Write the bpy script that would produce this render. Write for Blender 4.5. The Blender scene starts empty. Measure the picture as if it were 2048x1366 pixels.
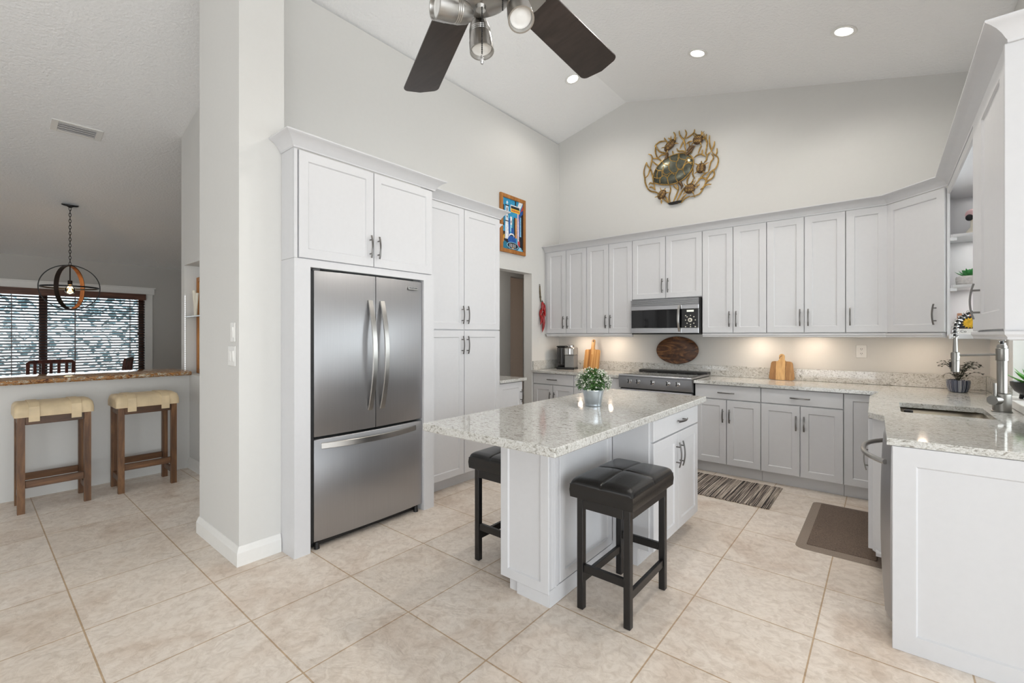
import bpy, bmesh, math, random
from mathutils import Vector, Matrix
from mathutils.geometry import tessellate_polygon
from itertools import product
random.seed(7)
S = bpy.context.scene
COL = S.collection
PI = math.pi

# ------------------------------------------------------------------ camera
YAW = math.atan(746 / 903)
cam_d = bpy.data.cameras.new('camera')
cam_d.sensor_width = 36.0
cam_d.lens = 903 / 2048 * 36
cam_d.shift_y = -13 / 2048
cam_d.clip_start = 0.02
cam = bpy.data.objects.new('camera', cam_d)
cam.location = (0, 0, 1.365)
cam.rotation_euler = (PI / 2, 0, YAW)
COL.objects.link(cam)
S.camera = cam

# ------------------------------------------------------------------ world, daylight, exposure
S.view_settings.view_transform = 'Standard'
S.view_settings.look = 'None'
S.view_settings.gamma = 1.0
S.view_settings.exposure = 0.16
W = bpy.data.worlds.new('world')
S.world = W
W.use_nodes = True
_t = W.node_tree
_bg = _t.nodes['Background']
# soft sky above, lower half brightened as added fill for the ceiling
_tc = _t.nodes.new('ShaderNodeTexCoord'); _sp = _t.nodes.new('ShaderNodeSeparateXYZ'); _rp = _t.nodes.new('ShaderNodeValToRGB')
_mp = _t.nodes.new('ShaderNodeMapRange'); _mp.inputs[1].default_value = -1; _mp.inputs[2].default_value = 1
_t.links.new(_tc.outputs['Generated'], _sp.inputs[0]); _t.links.new(_sp.outputs['Z'], _mp.inputs[0]); _t.links.new(_mp.outputs[0], _rp.inputs[0])
_rp.color_ramp.elements[0].position = 0.40; _rp.color_ramp.elements[0].color = (1.0, 0.98, 0.95, 1)
_rp.color_ramp.elements[1].position = 0.56; _rp.color_ramp.elements[1].color = (0.62, 0.70, 0.78, 1)
_t.links.new(_rp.outputs[0], _bg.inputs[0]); _bg.inputs[1].default_value = 1.9

def area(name, loc, aim, sx, sy, power, color=(1, 1, 1), spread=PI):
    l = bpy.data.lights.new(name, 'AREA')
    l.shape = 'RECTANGLE'; l.size = sx; l.size_y = sy
    l.energy = power; l.color = color; l.spread = spread
    o = bpy.data.objects.new(name, l)
    o.location = loc
    o.rotation_euler = (Vector(aim) - Vector(loc)).to_track_quat('-Z', 'Y').to_euler()
    COL.objects.link(o)
    return o

# daylight through the wide glass doors on the right of the family room
area('daylight_right_doors', (4.3, -0.8, 1.3), (-3, 1.6, 0.4), 5.0, 2.2, 82, (0.92, 0.97, 1.0))
area('rear_fill', (-1.6, -4.2, 1.5), (-1.6, 3, 2.0), 5.5, 2.2, 24, (0.93, 0.97, 1.0))  # added fill for surfaces facing the camera; the rear wall has no windows
area('daylight_sink_window', (0.87, 3.88, 1.66), (-2, 3.6, 1.5), 1.0, 1.36, 23, (0.95, 0.98, 1.0))
# unseen lights added low and aimed up to brighten the ceiling
area('ceiling_fill_right', (4.25, -0.8, 0.25), (0.3, 1.2, 4.2), 5.0, 1.2, 84, (0.93, 0.98, 1.0))
area('ceiling_fill_rear', (-2.0, -4.1, 0.25), (-2.2, 0.4, 4.2), 6.5, 1.2, 92, (0.93, 0.97, 1.0))

# ------------------------------------------------------------------ materials
def srgb(*c):
    if max(c) > 1: c = [v / 255 for v in c]
    return tuple((v / 12.92 if v <= 0.04045 else ((v + 0.055) / 1.055) ** 2.4) for v in c) + (1,)

class N:
    """tiny node helper"""
    def __init__(s, name):
        s.m = bpy.data.materials.new(name); s.m.use_nodes = True
        s.t = s.m.node_tree; s.b = s.t.nodes['Principled BSDF']
    def n(s, typ, **kw):
        n = s.t.nodes.new(typ)
        for k, v in kw.items():
            if k in n.inputs.keys(): n.inputs[k].default_value = v
            else: setattr(n, k, v)
        return n
    def l(s, a, b): s.t.links.new(a, b)
    def coord(s, scale=(1, 1, 1), rot=(0, 0, 0), loc=(0, 0, 0)):
        c = s.n('ShaderNodeTexCoord'); m = s.n('ShaderNodeMapping')
        m.inputs['Scale'].default_value = scale; m.inputs['Rotation'].default_value = rot; m.inputs['Location'].default_value = loc
        s.l(c.outputs['Object'], m.inputs['Vector']); return m.outputs['Vector']
    def noise(s, vec, scale, detail=3, rough=0.5, dist=0.0):
        n = s.n('ShaderNodeTexNoise'); n.inputs['Scale'].default_value = scale; n.inputs['Detail'].default_value = detail
        n.inputs['Roughness'].default_value = rough; n.inputs['Distortion'].default_value = dist
        if vec: s.l(vec, n.inputs['Vector'])
        return n.outputs['Fac']
    def ramp(s, fac, stops):
        r = s.n('ShaderNodeValToRGB'); e = r.color_ramp.elements
        while len(e) < len(stops): e.new(0.5)
        for i, (p, c) in enumerate(stops): e[i].position = p; e[i].color = c
        s.l(fac, r.inputs['Fac']); return r.outputs['Color']
    def mix(s, fac, a, b, mode='MIX'):
        x = s.n('ShaderNodeMix', data_type='RGBA', blend_type=mode)
        for sock, v in ((x.inputs[0], fac), (x.inputs[6], a), (x.inputs[7], b)):
            if hasattr(v, 'links'): s.l(v, sock)
            else: sock.default_value = v
        return x.outputs[2]
    def bump(s, h, strength=0.2, dist=0.01):
        b = s.n('ShaderNodeBump'); b.inputs['Strength'].default_value = strength; b.inputs['Distance'].default_value = dist
        s.l(h, b.inputs['Height']); s.l(b.outputs['Normal'], s.b.inputs['Normal'])
    def set(s, **kw):
        for k, v in kw.items():
            k = k.replace('_', ' ')
            if hasattr(v, 'links'): s.l(v, s.b.inputs[k])
            else: s.b.inputs[k].default_value = v
        return s

def plain(name, col, rough=0.5, metal=0.0, var=0.03, nscale=30, bump=0.0, bscale=200, spec=0.5):
    m = N(name); v = m.coord()
    c = srgb(*col); f = m.noise(v, nscale)
    lo = tuple(x * (1 - var) for x in c[:3]) + (1,); hi = tuple(min(1, x * (1 + var)) for x in c[:3]) + (1,)
    m.set(Base_Color=m.ramp(f, [(0.3, lo), (0.7, hi)]), Roughness=rough, Metallic=metal, Specular_IOR_Level=spec)
    if bump: m.bump(m.noise(v, bscale, 4), bump, 0.002)
    return m.m

M = {}
M['wall'] = plain('greige wall paint', (212, 211, 208), 0.75, var=0.006, bump=0.06, bscale=160)
M['wall_dining'] = plain('grey dining wall paint', (186, 184, 180), 0.8, var=0.006, bump=0.06, bscale=160)
M['brown_wall'] = plain('taupe brown wall paint', (150, 130, 113), 0.8, bump=0.1)
M['white'] = plain('white cabinet lacquer', (209, 209, 211), 0.32, var=0.01)
M['trim'] = plain('white trim paint', (232, 231, 228), 0.4, var=0.01)
M['dark'] = plain('black shadow gap plastic', (18, 18, 19), 0.5)
M['black_plastic'] = plain('black plastic', (24, 24, 25), 0.35)
M['black_glass'] = plain('black glass', (10, 10, 12), 0.05)
M['grey_plastic'] = plain('grey plastic', (120, 120, 120), 0.45)
M['nickel'] = plain('brushed nickel', (176, 174, 171), 0.28, 1.0)
M['dark_nickel'] = plain('dark satin nickel', (120, 118, 116), 0.3, 1.0)
M['chrome'] = plain('polished chrome', (215, 215, 216), 0.09, 1.0)
M['bronze'] = plain('oil rubbed bronze', (46, 36, 30), 0.45, 0.7)
M['black_metal'] = plain('black iron', (26, 25, 25), 0.5, 0.4)
M['black_wood'] = plain('black painted wood', (20, 18, 18), 0.35, var=0.2)
M['gold'] = plain('antique gold metal', (176, 142, 80), 0.36, 0.7, var=0.4, nscale=40)
M['shell'] = plain('grey green patinated metal', (98, 99, 88), 0.25, 0.75, var=0.5, nscale=12)
M['shell_brown'] = plain('brown patinated metal', (104, 82, 60), 0.4, 0.75, var=0.6, nscale=150)
M['zinc'] = plain('galvanised zinc', (188, 196, 203), 0.3, 0.85, var=0.05)
M['leaf'] = plain('green leaf', (70, 112, 52), 0.5, var=0.5, nscale=60)
M['leaf_dark'] = plain('dark green leaf', (44, 50, 36), 0.5, var=0.5, nscale=60)
M['leaf_lime'] = plain('bright green leaf', (96, 168, 70), 0.4, var=0.35, nscale=25)
M['succulent'] = plain('succulent leaf', (62, 138, 74), 0.4, var=0.4, nscale=30)
M['blossom'] = plain('white blossom', (232, 232, 222), 0.6)
M['soil'] = plain('dark potting soil', (44, 34, 27), 0.95, var=0.4, nscale=120)
M['stone_pot'] = plain('pale grey stone', (196, 193, 190), 0.7, var=0.12, nscale=60)
M['black_pot'] = plain('black textured ceramic', (30, 30, 31), 0.3, bump=0.9, bscale=55)
M['red'] = plain('glossy red ceramic', (150, 16, 20), 0.16, var=0.3)
M['raffia'] = plain('braided raffia', (96, 84, 62), 0.8, var=0.4)
M['tan_leather'] = plain('tan leather', (208, 187, 152), 0.5, var=0.14, nscale=9, bump=0.25, bscale=120)
M['black_leather'] = plain('black leather', (22, 21, 21), 0.26, var=0.3, nscale=14, bump=0.3, bscale=150)
M['book_white'] = plain('white book cover', (236, 235, 232), 0.5)
M['ink'] = plain('black ink', (20, 20, 22), 0.6)
M['yellow'] = plain('yellow print', (222, 178, 38), 0.5, var=0.3, nscale=40)
M['copper_print'] = plain('copper toned print', (190, 140, 110), 0.5, var=0.2)
M['pink'] = plain('pale pink ceramic', (214, 178, 180), 0.3)
M['lens'] = plain('frosted lamp lens', (226, 226, 224), 0.12, 0.0)
M['cream'] = plain('cream enamel', (226, 220, 205), 0.35)
for k, c in {'sky': (44, 150, 196), 'p_white': (232, 234, 238), 'p_black': (20, 24, 34), 'p_blue': (24, 84, 164), 'p_teal': (30, 120, 150),
             'p_orange': (214, 150, 84), 'p_yellow': (236, 190, 36), 'p_pink': (222, 188, 200), 'p_red': (196, 60, 66), 'p_light': (140, 200, 228)}.items():
    M[k] = plain('painted ' + k.replace('p_', '') + ' pigment', c, 0.5, var=0.18, nscale=45)

def emis(name, col, strength):
    m = N(name); m.set(Base_Color=(0.9, 0.9, 0.9, 1), Emission_Color=tuple(col) + (1,), Emission_Strength=strength)
    v = m.coord(); m.set(Roughness=m.ramp(m.noise(v, 20), [(0, (0.4,) * 3 + (1,)), (1, (0.5,) * 3 + (1,))]))
    return m.m
M['lamp'] = emis('lit lamp lens', (1.0, 0.95, 0.88), 9)
M['filament'] = emis('glowing filament', (1.0, 0.66, 0.26), 14)
M['led'] = emis('cool led dots', (0.9, 0.95, 1.0), 1.0)
M['display'] = emis('green lcd display', (0.35, 0.38, 0.22), 0.5)

def glassy(name, tint, alpha):
    m = N(name)
    tr = m.n('ShaderNodeBsdfTransparent'); tr.inputs[0].default_value = tint
    gl = m.n('ShaderNodeBsdfGlossy'); gl.inputs['Roughness'].default_value = 0.02
    fr = m.n('ShaderNodeFresnel'); fr.inputs['IOR'].default_value = 1.45
    ad = m.n('ShaderNodeMath', operation='MULTIPLY_ADD'); ad.inputs[1].default_value = 1.0; ad.inputs[2].default_value = alpha
    m.l(fr.outputs[0], ad.inputs[0])
    mx = m.n('ShaderNodeMixShader'); m.l(ad.outputs[0], mx.inputs[0]); m.l(tr.outputs[0], mx.inputs[1]); m.l(gl.outputs[0], mx.inputs[2])
    m.l(mx.outputs[0], m.t.nodes['Material Output'].inputs['Surface'])
    return m.m
M['pane'] = glassy('window glass', (0.96, 0.98, 0.98, 1), 0.0)
M['bulb'] = glassy('amber bulb glass', (1.0, 0.85, 0.6, 1), 0.03)
M['smoke'] = glassy('smoky clear plastic', (0.45, 0.45, 0.47, 1), 0.08)

def ceiling_mat():
    m = N('orange peel ceiling paint'); v = m.coord()
    m.set(Base_Color=srgb(243, 243, 243), Roughness=0.85)
    m.bump(m.noise(v, 42, 4, 0.55), 0.8, 0.009)
    return m.m
M['ceiling'] = ceiling_mat()

def tile_mat():
    m = N('beige slate look tile'); v = m.coord(loc=(0.248 + 0.521 * 40, -1.39 + 0.521 * 40, 0))
    T = 0.521
    br = m.n('ShaderNodeTexBrick', offset=0.0, squash=1.0)
    for k, x in (('Scale', 1.0), ('Mortar Size', 0.0035), ('Mortar Smooth', 0.15), ('Bias', 0.0), ('Brick Width', T), ('Row Height', T)): br.inputs[k].default_value = x
    br.inputs['Color1'].default_value = srgb(236, 226, 215); br.inputs['Color2'].default_value = srgb(228, 216, 203); br.inputs['Mortar'].default_value = srgb(196, 170, 140)
    m.l(v, br.inputs['Vector'])
    w = m.coord()
    big = m.ramp(m.noise(w, 2.2, 4, 0.6, 0.6), [(0.32, srgb(202, 180, 160)), (0.5, (1, 1, 1, 1)), (0.75, srgb(236, 238, 240))])
    c = m.mix(0.4, br.outputs['Color'], big, 'MULTIPLY')
    fine = m.ramp(m.noise(w, 22, 6, 0.65, 1.0), [(0.3, srgb(205, 196, 186)), (0.58, (1, 1, 1, 1))])
    c = m.mix(0.55, c, fine, 'MULTIPLY')
    m.set(Base_Color=c, Roughness=m.ramp(m.noise(w, 12, 3), [(0.3, (0.34,) * 3 + (1,)), (0.7, (0.5,) * 3 + (1,))]))
    mu = m.n('ShaderNodeMath', operation='MULTIPLY_ADD'); m.l(br.outputs['Fac'], mu.inputs[0]); mu.inputs[1].default_value = -1.0
    ri = m.n('ShaderNodeMath', operation='ABSOLUTE'); sb = m.n('ShaderNodeMath', operation='SUBTRACT')
    m.l(m.noise(w, 4.5, 6, 0.6, 1.2), sb.inputs[0]); sb.inputs[1].default_value = 0.5
    m.l(sb.outputs[0], ri.inputs[0])
    sc = m.n('ShaderNodeMath', operation='MULTIPLY'); m.l(ri.outputs[0], sc.inputs[0]); sc.inputs[1].default_value = 2.2
    m.l(sc.outputs[0], mu.inputs[2])
    m.bump(mu.outputs[0], 0.6, 0.008)
    return m.m
M['tile'] = tile_mat()

def quartz_mat():
    m = N('grey veined quartz'); v = m.coord(scale=(1, 1.9, 1.4), rot=(0, 0, 0.55))
    a = m.noise(v, 28, 6, 0.65, 1.8)
    b = m.noise(m.coord(scale=(1.2, 2, 1.6), rot=(0, 0, 0.5)), 110, 4, 0.7, 1.0)
    c = m.ramp(a, [(0.34, srgb(132, 128, 119)), (0.45, srgb(192, 190, 184)), (0.56, srgb(216, 216, 213)), (0.68, srgb(164, 160, 151))])
    d = m.ramp(b, [(0.36, srgb(150, 146, 138)), (0.46, (1, 1, 1, 1))])
    m.set(Base_Color=m.mix(0.5, c, d, 'MULTIPLY'), Roughness=0.07, Specular_IOR_Level=0.6)
    return m.m
M['quartz'] = quartz_mat()

def steel_mat(name, axis, lo=0.27, hi=0.33, col=(182, 182, 184)):
    m = N(name); sc = [3, 3, 3]; sc[axis] = 0.02
    sc = tuple(120 * x / 3 for x in sc)
    f = m.noise(m.coord(scale=sc), 4, 3)
    m.set(Base_Color=m.ramp(f, [(0.3, srgb(*[c - 3 for c in col])), (0.7, srgb(*[c + 3 for c in col]))]), Metallic=1.0,
          Roughness=m.ramp(f, [(0.3, (lo,) * 3 + (1,)), (0.7, (hi,) * 3 + (1,))]), Anisotropic=0.5)
    return m.m
M['steel'] = steel_mat('brushed stainless steel vertical grain', 2, 0.36, 0.41, (172, 172, 174))
M['faucet_steel'] = plain('brushed faucet steel', (148, 146, 142), 0.3, 1.0)
M['slat_backlit'] = plain('blind slat darkened as backlit', (44, 26, 19), 0.5, var=0.2)  # darker than the blind wood: backlit silhouette put into the colour
M['steel_h'] = steel_mat('brushed stainless steel horizontal grain', 0)
M['steel_dark'] = steel_mat('grey brushed steel panel', 0, 0.3, 0.36, (134, 134, 136))
M['sink_steel'] = steel_mat('satin sink steel', 1, 0.3, 0.4, (150, 143, 130))

def wood_mat(name, dark, mid, light, axis=2, scale=14, rough=0.45, stretch=0.12, dist=1.2, ring=False):
    m = N(name); sc = [1, 1, 1]; sc[axis] = stretch
    v = m.coord(scale=tuple(sc))
    f = m.noise(v, scale, 6, 0.6, dist)
    c = m.ramp(f, [(0.3, srgb(*dark)), (0.5, srgb(*mid)), (0.7, srgb(*light))])
    g = m.ramp(m.noise(v, scale * 7, 3, 0.6), [(0.35, (0.62, 0.58, 0.55, 1)), (0.55, (1, 1, 1, 1))])
    m.set(Base_Color=m.mix(0.6, c, g, 'MULTIPLY'), Roughness=rough)
    m.bump(f, 0.08, 0.003)
    return m.m
M['stool_wood_z'] = wood_mat('distressed brown wood upright', (66, 42, 24), (104, 70, 42), (136, 98, 62), 2)
M['stool_wood_y'] = wood_mat('distressed brown wood rail', (62, 40, 24), (98, 66, 40), (130, 92, 58), 1)
M['cherry'] = wood_mat('red brown cherry wood', (50, 20, 12), (84, 34, 20), (112, 50, 30), 2, rough=0.35)
M['blind_wood'] = wood_mat('brown blind wood', (60, 34, 24), (92, 56, 40), (118, 76, 56), 1, rough=0.5)
M['ring_wood'] = wood_mat('warm ring wood', (74, 42, 20), (122, 76, 38), (150, 100, 56), 2, rough=0.5)
M['acacia'] = wood_mat('striped acacia wood', (112, 72, 36), (172, 124, 70), (216, 176, 118), 2, 34, 0.4, 0.025, 0.4)
M['walnut'] = wood_mat('figured walnut', (36, 20, 12), (96, 60, 34), (158, 110, 66), 0, 9, 0.4, 0.35, 3.5)
M['teak_dark'] = wood_mat('brown teak stave', (122, 88, 52), (156, 116, 72), (180, 142, 96), 2, 20, 0.45, 0.1, 1.0)
M['teak_light'] = wood_mat('pale teak stave', (190, 148, 96), (208, 170, 116), (218, 184, 134), 2, 20, 0.45, 0.1, 0.6)
M['frame_wood'] = wood_mat('honey oak frame', (136, 82, 30), (168, 108, 46), (190, 130, 64), 2, 12, 0.4)
M['fan_wood'] = wood_mat('espresso fan blade', (38, 30, 27), (48, 39, 35), (60, 50, 46), 0, 10, 0.32, 0.2)

def granite_mat():
    m = N('brown and cream polished granite'); v = m.coord(scale=(1.4, 0.8, 1.6))
    f = m.noise(v, 15, 7, 0.72, 2.0)
    c = m.ramp(f, [(0.34, srgb(24, 15, 12)), (0.43, srgb(110, 58, 26)), (0.49, srgb(200, 150, 92)), (0.53, srgb(74, 40, 24)), (0.60, srgb(226, 212, 186)), (0.68, srgb(40, 24, 18))])
    m.set(Base_Color=c, Roughness=0.06, Specular_IOR_Level=0.7)
    return m.m
M['granite'] = granite_mat()

def rug_mat():
    m = N('striped rag weave'); w = m.n('ShaderNodeTexCoord')
    v = m.coord(scale=(1, 0.006, 1))
    f = m.noise(v, 105, 2, 0.7); k = m.noise(m.coord(scale=(1, 3, 1)), 90, 3)
    c = m.ramp(f, [(0.36, srgb(40, 34, 34)), (0.45, srgb(92, 80, 74)), (0.5, srgb(206, 194, 180)), (0.56, srgb(150, 136, 124)), (0.62, srgb(58, 50, 48)), (0.7, srgb(214, 204, 192))])
    r = c.node; r.color_ramp.interpolation = 'CONSTANT'
    d = m.ramp(k, [(0.3, (0.7, 0.7, 0.7, 1)), (0.6, (1, 1, 1, 1))])
    m.set(Base_Color=m.mix(0.7, c, d, 'MULTIPLY'), Roughness=0.95); m.bump(k, 0.5, 0.004)
    return m.m
M['rug'] = rug_mat()
M['mat_top'] = plain('dark taupe woven vinyl', (104, 88, 76), 0.7, var=0.45, nscale=160, bump=0.5, bscale=240)
M['mat_edge'] = plain('light taupe bevelled vinyl', (140, 126, 114), 0.65, var=0.15, nscale=200, bump=0.3, bscale=300)

def striped_pot():
    m = N('navy and white striped glaze'); tc = m.n('ShaderNodeTexCoord'); sx = m.n('ShaderNodeSeparateXYZ'); at = m.n('ShaderNodeMath', operation='ARCTAN2'); mu = m.n('ShaderNodeMath', operation='MULTIPLY'); mu.inputs[1].default_value = 9.0
    m.l(tc.outputs['Object'], sx.inputs[0]); m.l(sx.outputs['Y'], at.inputs[0]); m.l(sx.outputs['X'], at.inputs[1]); m.l(at.outputs[0], mu.inputs[0])
    nz = m.n('ShaderNodeTexNoise', noise_dimensions='1D'); nz.inputs['Scale'].default_value = 1.0; nz.inputs['Detail'].default_value = 2; m.l(mu.outputs[0], nz.inputs['W']); f = nz.outputs['Fac']
    c = m.ramp(f, [(0.44, srgb(28, 36, 58)), (0.5, srgb(60, 74, 104)), (0.54, srgb(214, 218, 224)), (0.62, srgb(34, 42, 66))])
    m.set(Base_Color=c, Roughness=0.15)
    return m.m
M['navy_pot'] = striped_pot()

# ------------------------------------------------------------------ mesh builder
OFF = {}
def cl(a, b, t): return a + (b - a) * t

class MB:
    def __init__(s, Mx=None):
        s.bm = bmesh.new(); s.M = Mx or Matrix(); s.mi = 0
    def v(s, *c):
        c = Vector(c[0]) if len(c) == 1 else Vector(c)
        return s.bm.verts.new(s.M @ c)
    def f(s, vs):
        try:
            f = s.bm.faces.new(vs); f.material_index = s.mi; return f
        except ValueError: return None
    def box(s, x0, x1, y0, y1, z0, z1, b=0.0):
        X = sorted((x0, x1)); Y = sorted((y0, y1)); Z = sorted((z0, z1))
        b = min(b, (X[1] - X[0]) / 2.01, (Y[1] - Y[0]) / 2.01, (Z[1] - Z[0]) / 2.01)
        if b <= 0:
            V = {k: s.v(X[k[0]], Y[k[1]], Z[k[2]]) for k in product((0, 1), repeat=3)}
            for i in (0, 1):
                s.f([V[i, 0, 0], V[i, 1, 0], V[i, 1, 1], V[i, 0, 1]]); s.f([V[0, i, 0], V[1, i, 0], V[1, i, 1], V[0, i, 1]]); s.f([V[0, 0, i], V[1, 0, i], V[1, 1, i], V[0, 1, i]])
            return s
        V = {}
        for i, j, k in product((0, 1), repeat=3):
            a = ((1 - 2 * i) * b, (1 - 2 * j) * b, (1 - 2 * k) * b); c = (X[i], Y[j], Z[k])
            for ax in range(3): V[i, j, k, ax] = s.v([c[d] + (0 if d == ax else a[d]) for d in range(3)])
            s.f([V[i, j, k, ax] for ax in range(3)])
        for i in (0, 1):
            s.f([V[i, 0, 0, 0], V[i, 1, 0, 0], V[i, 1, 1, 0], V[i, 0, 1, 0]])
            s.f([V[0, i, 0, 1], V[1, i, 0, 1], V[1, i, 1, 1], V[0, i, 1, 1]])
            s.f([V[0, 0, i, 2], V[1, 0, i, 2], V[1, 1, i, 2], V[0, 1, i, 2]])
        for j, k in product((0, 1), repeat=2):
            s.f([V[0, j, k, 1], V[1, j, k, 1], V[1, j, k, 2], V[0, j, k, 2]])
            s.f([V[j, 0, k, 0], V[j, 1, k, 0], V[j, 1, k, 2], V[j, 0, k, 2]])
            s.f([V[j, k, 0, 0], V[j, k, 1, 0], V[j, k, 1, 1], V[j, k, 0, 1]])
        return s
    def loops(s, rings, closed=True, cap0=True, cap1=True):
        R = [[s.v(p) for p in r] for r in rings]; n = len(R[0])
        for a, b in zip(R, R[1:]):
            for i in range(n if closed else n - 1):
                j = (i + 1) % n; s.f([a[i], a[j], b[j], b[i]])
        if cap0: s.f(R[0])
        if cap1: s.f(list(reversed(R[-1])))
        return s
    def tube(s, pts, r, seg=8, closed=False, caps=True):
        P = [Vector(p) for p in pts]; n = len(P)
        rr = r if isinstance(r, (list, tuple)) else [r] * n
        rings = []; up = None
        for i in range(n):
            t = (P[(i + 1) % n] - P[i - 1]) if closed else (P[min(i + 1, n - 1)] - P[max(i - 1, 0)])
            t.normalize()
            if up is None:
                up = t.orthogonal().normalized()
            else:
                up = (up - t * up.dot(t))
                up = up.normalized() if up.length > 1e-6 else t.orthogonal().normalized()
            w = t.cross(up)
            rings.append([P[i] + (up * math.cos(2 * PI * k / seg) + w * math.sin(2 * PI * k / seg)) * rr[i] for k in range(seg)])
        if closed:
            rings.append(rings[0]); R = [[s.v(p) for p in x] for x in rings[:-1]]; R.append(R[0])
            # match twist
            for a, b in zip(R, R[1:]):
                sh = 0
                if b is R[0]:
                    sh = min(range(seg), key=lambda q: (a[0].co - b[q].co).length)
                for k in range(seg): s.f([a[k], a[(k + 1) % seg], b[(k + 1 + sh) % seg], b[(k + sh) % seg]])
            return s
        return s.loops(rings, True, caps, caps)
    def cyl(s, a, b, r0, r1=None, seg=20):
        return s.tube([a, b], [r0, r0 if r1 is None else r1], seg)
    def lathe(s, prof, c=(0, 0, 0), seg=32, cap0=True, cap1=True, axis=None):
        c = Vector(c); q = Vector((0, 0, 1)).rotation_difference(Vector(axis)).to_matrix() if axis else Matrix.Identity(3)
        rings = [[c + q @ Vector((r * math.cos(2 * PI * k / seg), r * math.sin(2 * PI * k / seg), z)) for k in range(seg)] for r, z in prof]
        return s.loops(rings, True, cap0, cap1)
    def ball(s, c, r, seg=16, rings=10):
        r = (r, r, r) if isinstance(r, (int, float)) else r
        return s.loops([[(c[0] + r[0] * math.sin(a) * math.cos(b), c[1] + r[1] * math.sin(a) * math.sin(b), c[2] + r[2] * math.cos(a))
                         for b in [2 * PI * k / seg for k in range(seg)]] for a in [PI * (0.02 + 0.96 * i / rings) for i in range(rings + 1)]])
    def prism(s, poly, z0, z1, holes=()):
        allp = [list(poly)] + [list(h) for h in holes]
        if not holes:
            return s.loops([[(x, y, z0) for x, y in poly], [(x, y, z1) for x, y in poly]])
        flat = [p for l in allp for p in l]
        tri = tessellate_polygon([[Vector((x, y, 0)) for x, y in l] for l in allp])
        B = [s.v(x, y, z0) for x, y in flat]; T = [s.v(x, y, z1) for x, y in flat]
        for t in tri: s.f([B[i] for i in t]); s.f([T[i] for i in t])
        o = 0
        for l in allp:
            for i in range(len(l)):
                j = (i + 1) % len(l); s.f([B[o + i], B[o + j], T[o + j], T[o + i]])
            o += len(l)
        return s
    def plate(s, pts, n, t):
        """planar polygon pts extruded by vector n*t"""
        n = Vector(n) * t
        return s.loops([[Vector(p) for p in pts], [Vector(p) + n for p in pts]])
    def sweep(s, pts, w, hw, ht):
        """flat strap: width 2*hw along fixed vector w, thickness 2*ht"""
        P = [Vector(p) for p in pts]; w = Vector(w).normalized(); rings = []
        for i in range(len(P)):
            t = (P[min(i + 1, len(P) - 1)] - P[max(i - 1, 0)]).normalized(); d = t.cross(w).normalized()
            c = min(hw, ht) * 0.35
            rings.append([P[i] + w * a + d * b for a, b in ((hw - c, ht), (hw, ht - c), (hw, -ht + c), (hw - c, -ht), (-hw + c, -ht), (-hw, -ht + c), (-hw, ht - c), (-hw + c, ht))])
        return s.loops(rings)
    def molding(s, path, prof, z, scale=1.0):
        """profile (outward, up) swept along an xy path, outward = right of travel, mitred"""
        P = [Vector((p[0], p[1])) for p in path]; rings = []
        for i, p in enumerate(P):
            d0 = (p - P[i - 1]).normalized() if i else None
            d1 = (P[i + 1] - p).normalized() if i < len(P) - 1 else None
            r = lambda d: Vector((d.y, -d.x))
            if d0 is None: m = r(d1)
            elif d1 is None: m = r(d0)
            else:
                m = (r(d0) + r(d1)).normalized(); m = m / max(0.3, m.dot(r(d1)))
            rings.append([(p.x + m.x * o * scale, p.y + m.y * o * scale, z + h * scale) for o, h in prof])
        return s.loops(rings)
    def leaf(s, p, d, L, w, up=Vector((0, 0, 1)), fold=0.25, curl=0.2):
        p = Vector(p); d = Vector(d).normalized(); sd = d.cross(up)
        sd = sd.normalized() if sd.length > 1e-4 else d.orthogonal().normalized()
        n = sd.cross(d)
        a = s.v(p); t = s.v(p + d * L - n * L * curl)
        m = s.v(p + d * L * 0.5 - n * w * fold)
        l = s.v(p + d * L * 0.48 + sd * w); r = s.v(p + d * L * 0.48 - sd * w)
        s.f([a, l, m]); s.f([a, m, r]); s.f([l, t, m]); s.f([m, t, r])
    def build(s, name, mat, parent=None, smooth=35, local=False, loc=None, mods=None, recalc=True):
        me = bpy.data.meshes.new(name)
        if recalc: bmesh.ops.recalc_face_normals(s.bm, faces=s.bm.faces)
        off = None
        if parent is not None and not local: off = OFF.get(parent.name, Vector())
        if loc is not None: off = Vector(loc)
        if off is not None:
            for v in s.bm.verts: v.co -= off
        s.bm.to_mesh(me); s.bm.free()
        for m in (mat if isinstance(mat, (list, tuple)) else [mat]): me.materials.append(M[m] if isinstance(m, str) else m)
        if smooth:
            me.shade_smooth(); me.set_sharp_from_angle(angle=math.radians(smooth))
        o = bpy.data.objects.new(name, me); COL.objects.link(o)
        if parent is not None:
            o.parent = parent; OFF[o.name] = OFF.get(parent.name, Vector())
        else:
            if loc is not None: o.location = loc
            OFF[o.name] = Vector(loc) if loc is not None else Vector()
        return o

def tag(o, label=None, cat=None, group=None, kind=None):
    if label: o['label'] = label
    if cat: o['category'] = cat
    if group: o['group'] = group
    if kind: o['kind'] = kind
    return o
def thing(name, label, cat, loc=(0, 0, 0), group=None, rz=0.0):
    o = bpy.data.objects.new(name, None); o.empty_display_size = 0.05; COL.objects.link(o)
    o.location = loc; o.rotation_euler = (0, 0, rz); OFF[o.name] = Vector(loc)
    return tag(o, label, cat, group)
def struct(name, mb, mat, smooth=35): return tag(mb.build(name, mat, smooth=smooth), kind='structure')
def copy_tree(o, parent=None):
    c = o.copy(); COL.objects.link(c)
    if parent is not None: c.parent = parent
    for ch in list(o.children): copy_tree(ch, c)
    return c

def frame(o, u, n):
    """local x = u (width), y = n (outward), z = up"""
    u = Vector(u).normalized(); n = Vector(n).normalized()
    m = Matrix((u, n, Vector((0, 0, 1)))).transposed().to_4x4(); m.translation = Vector(o); return m

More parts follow.
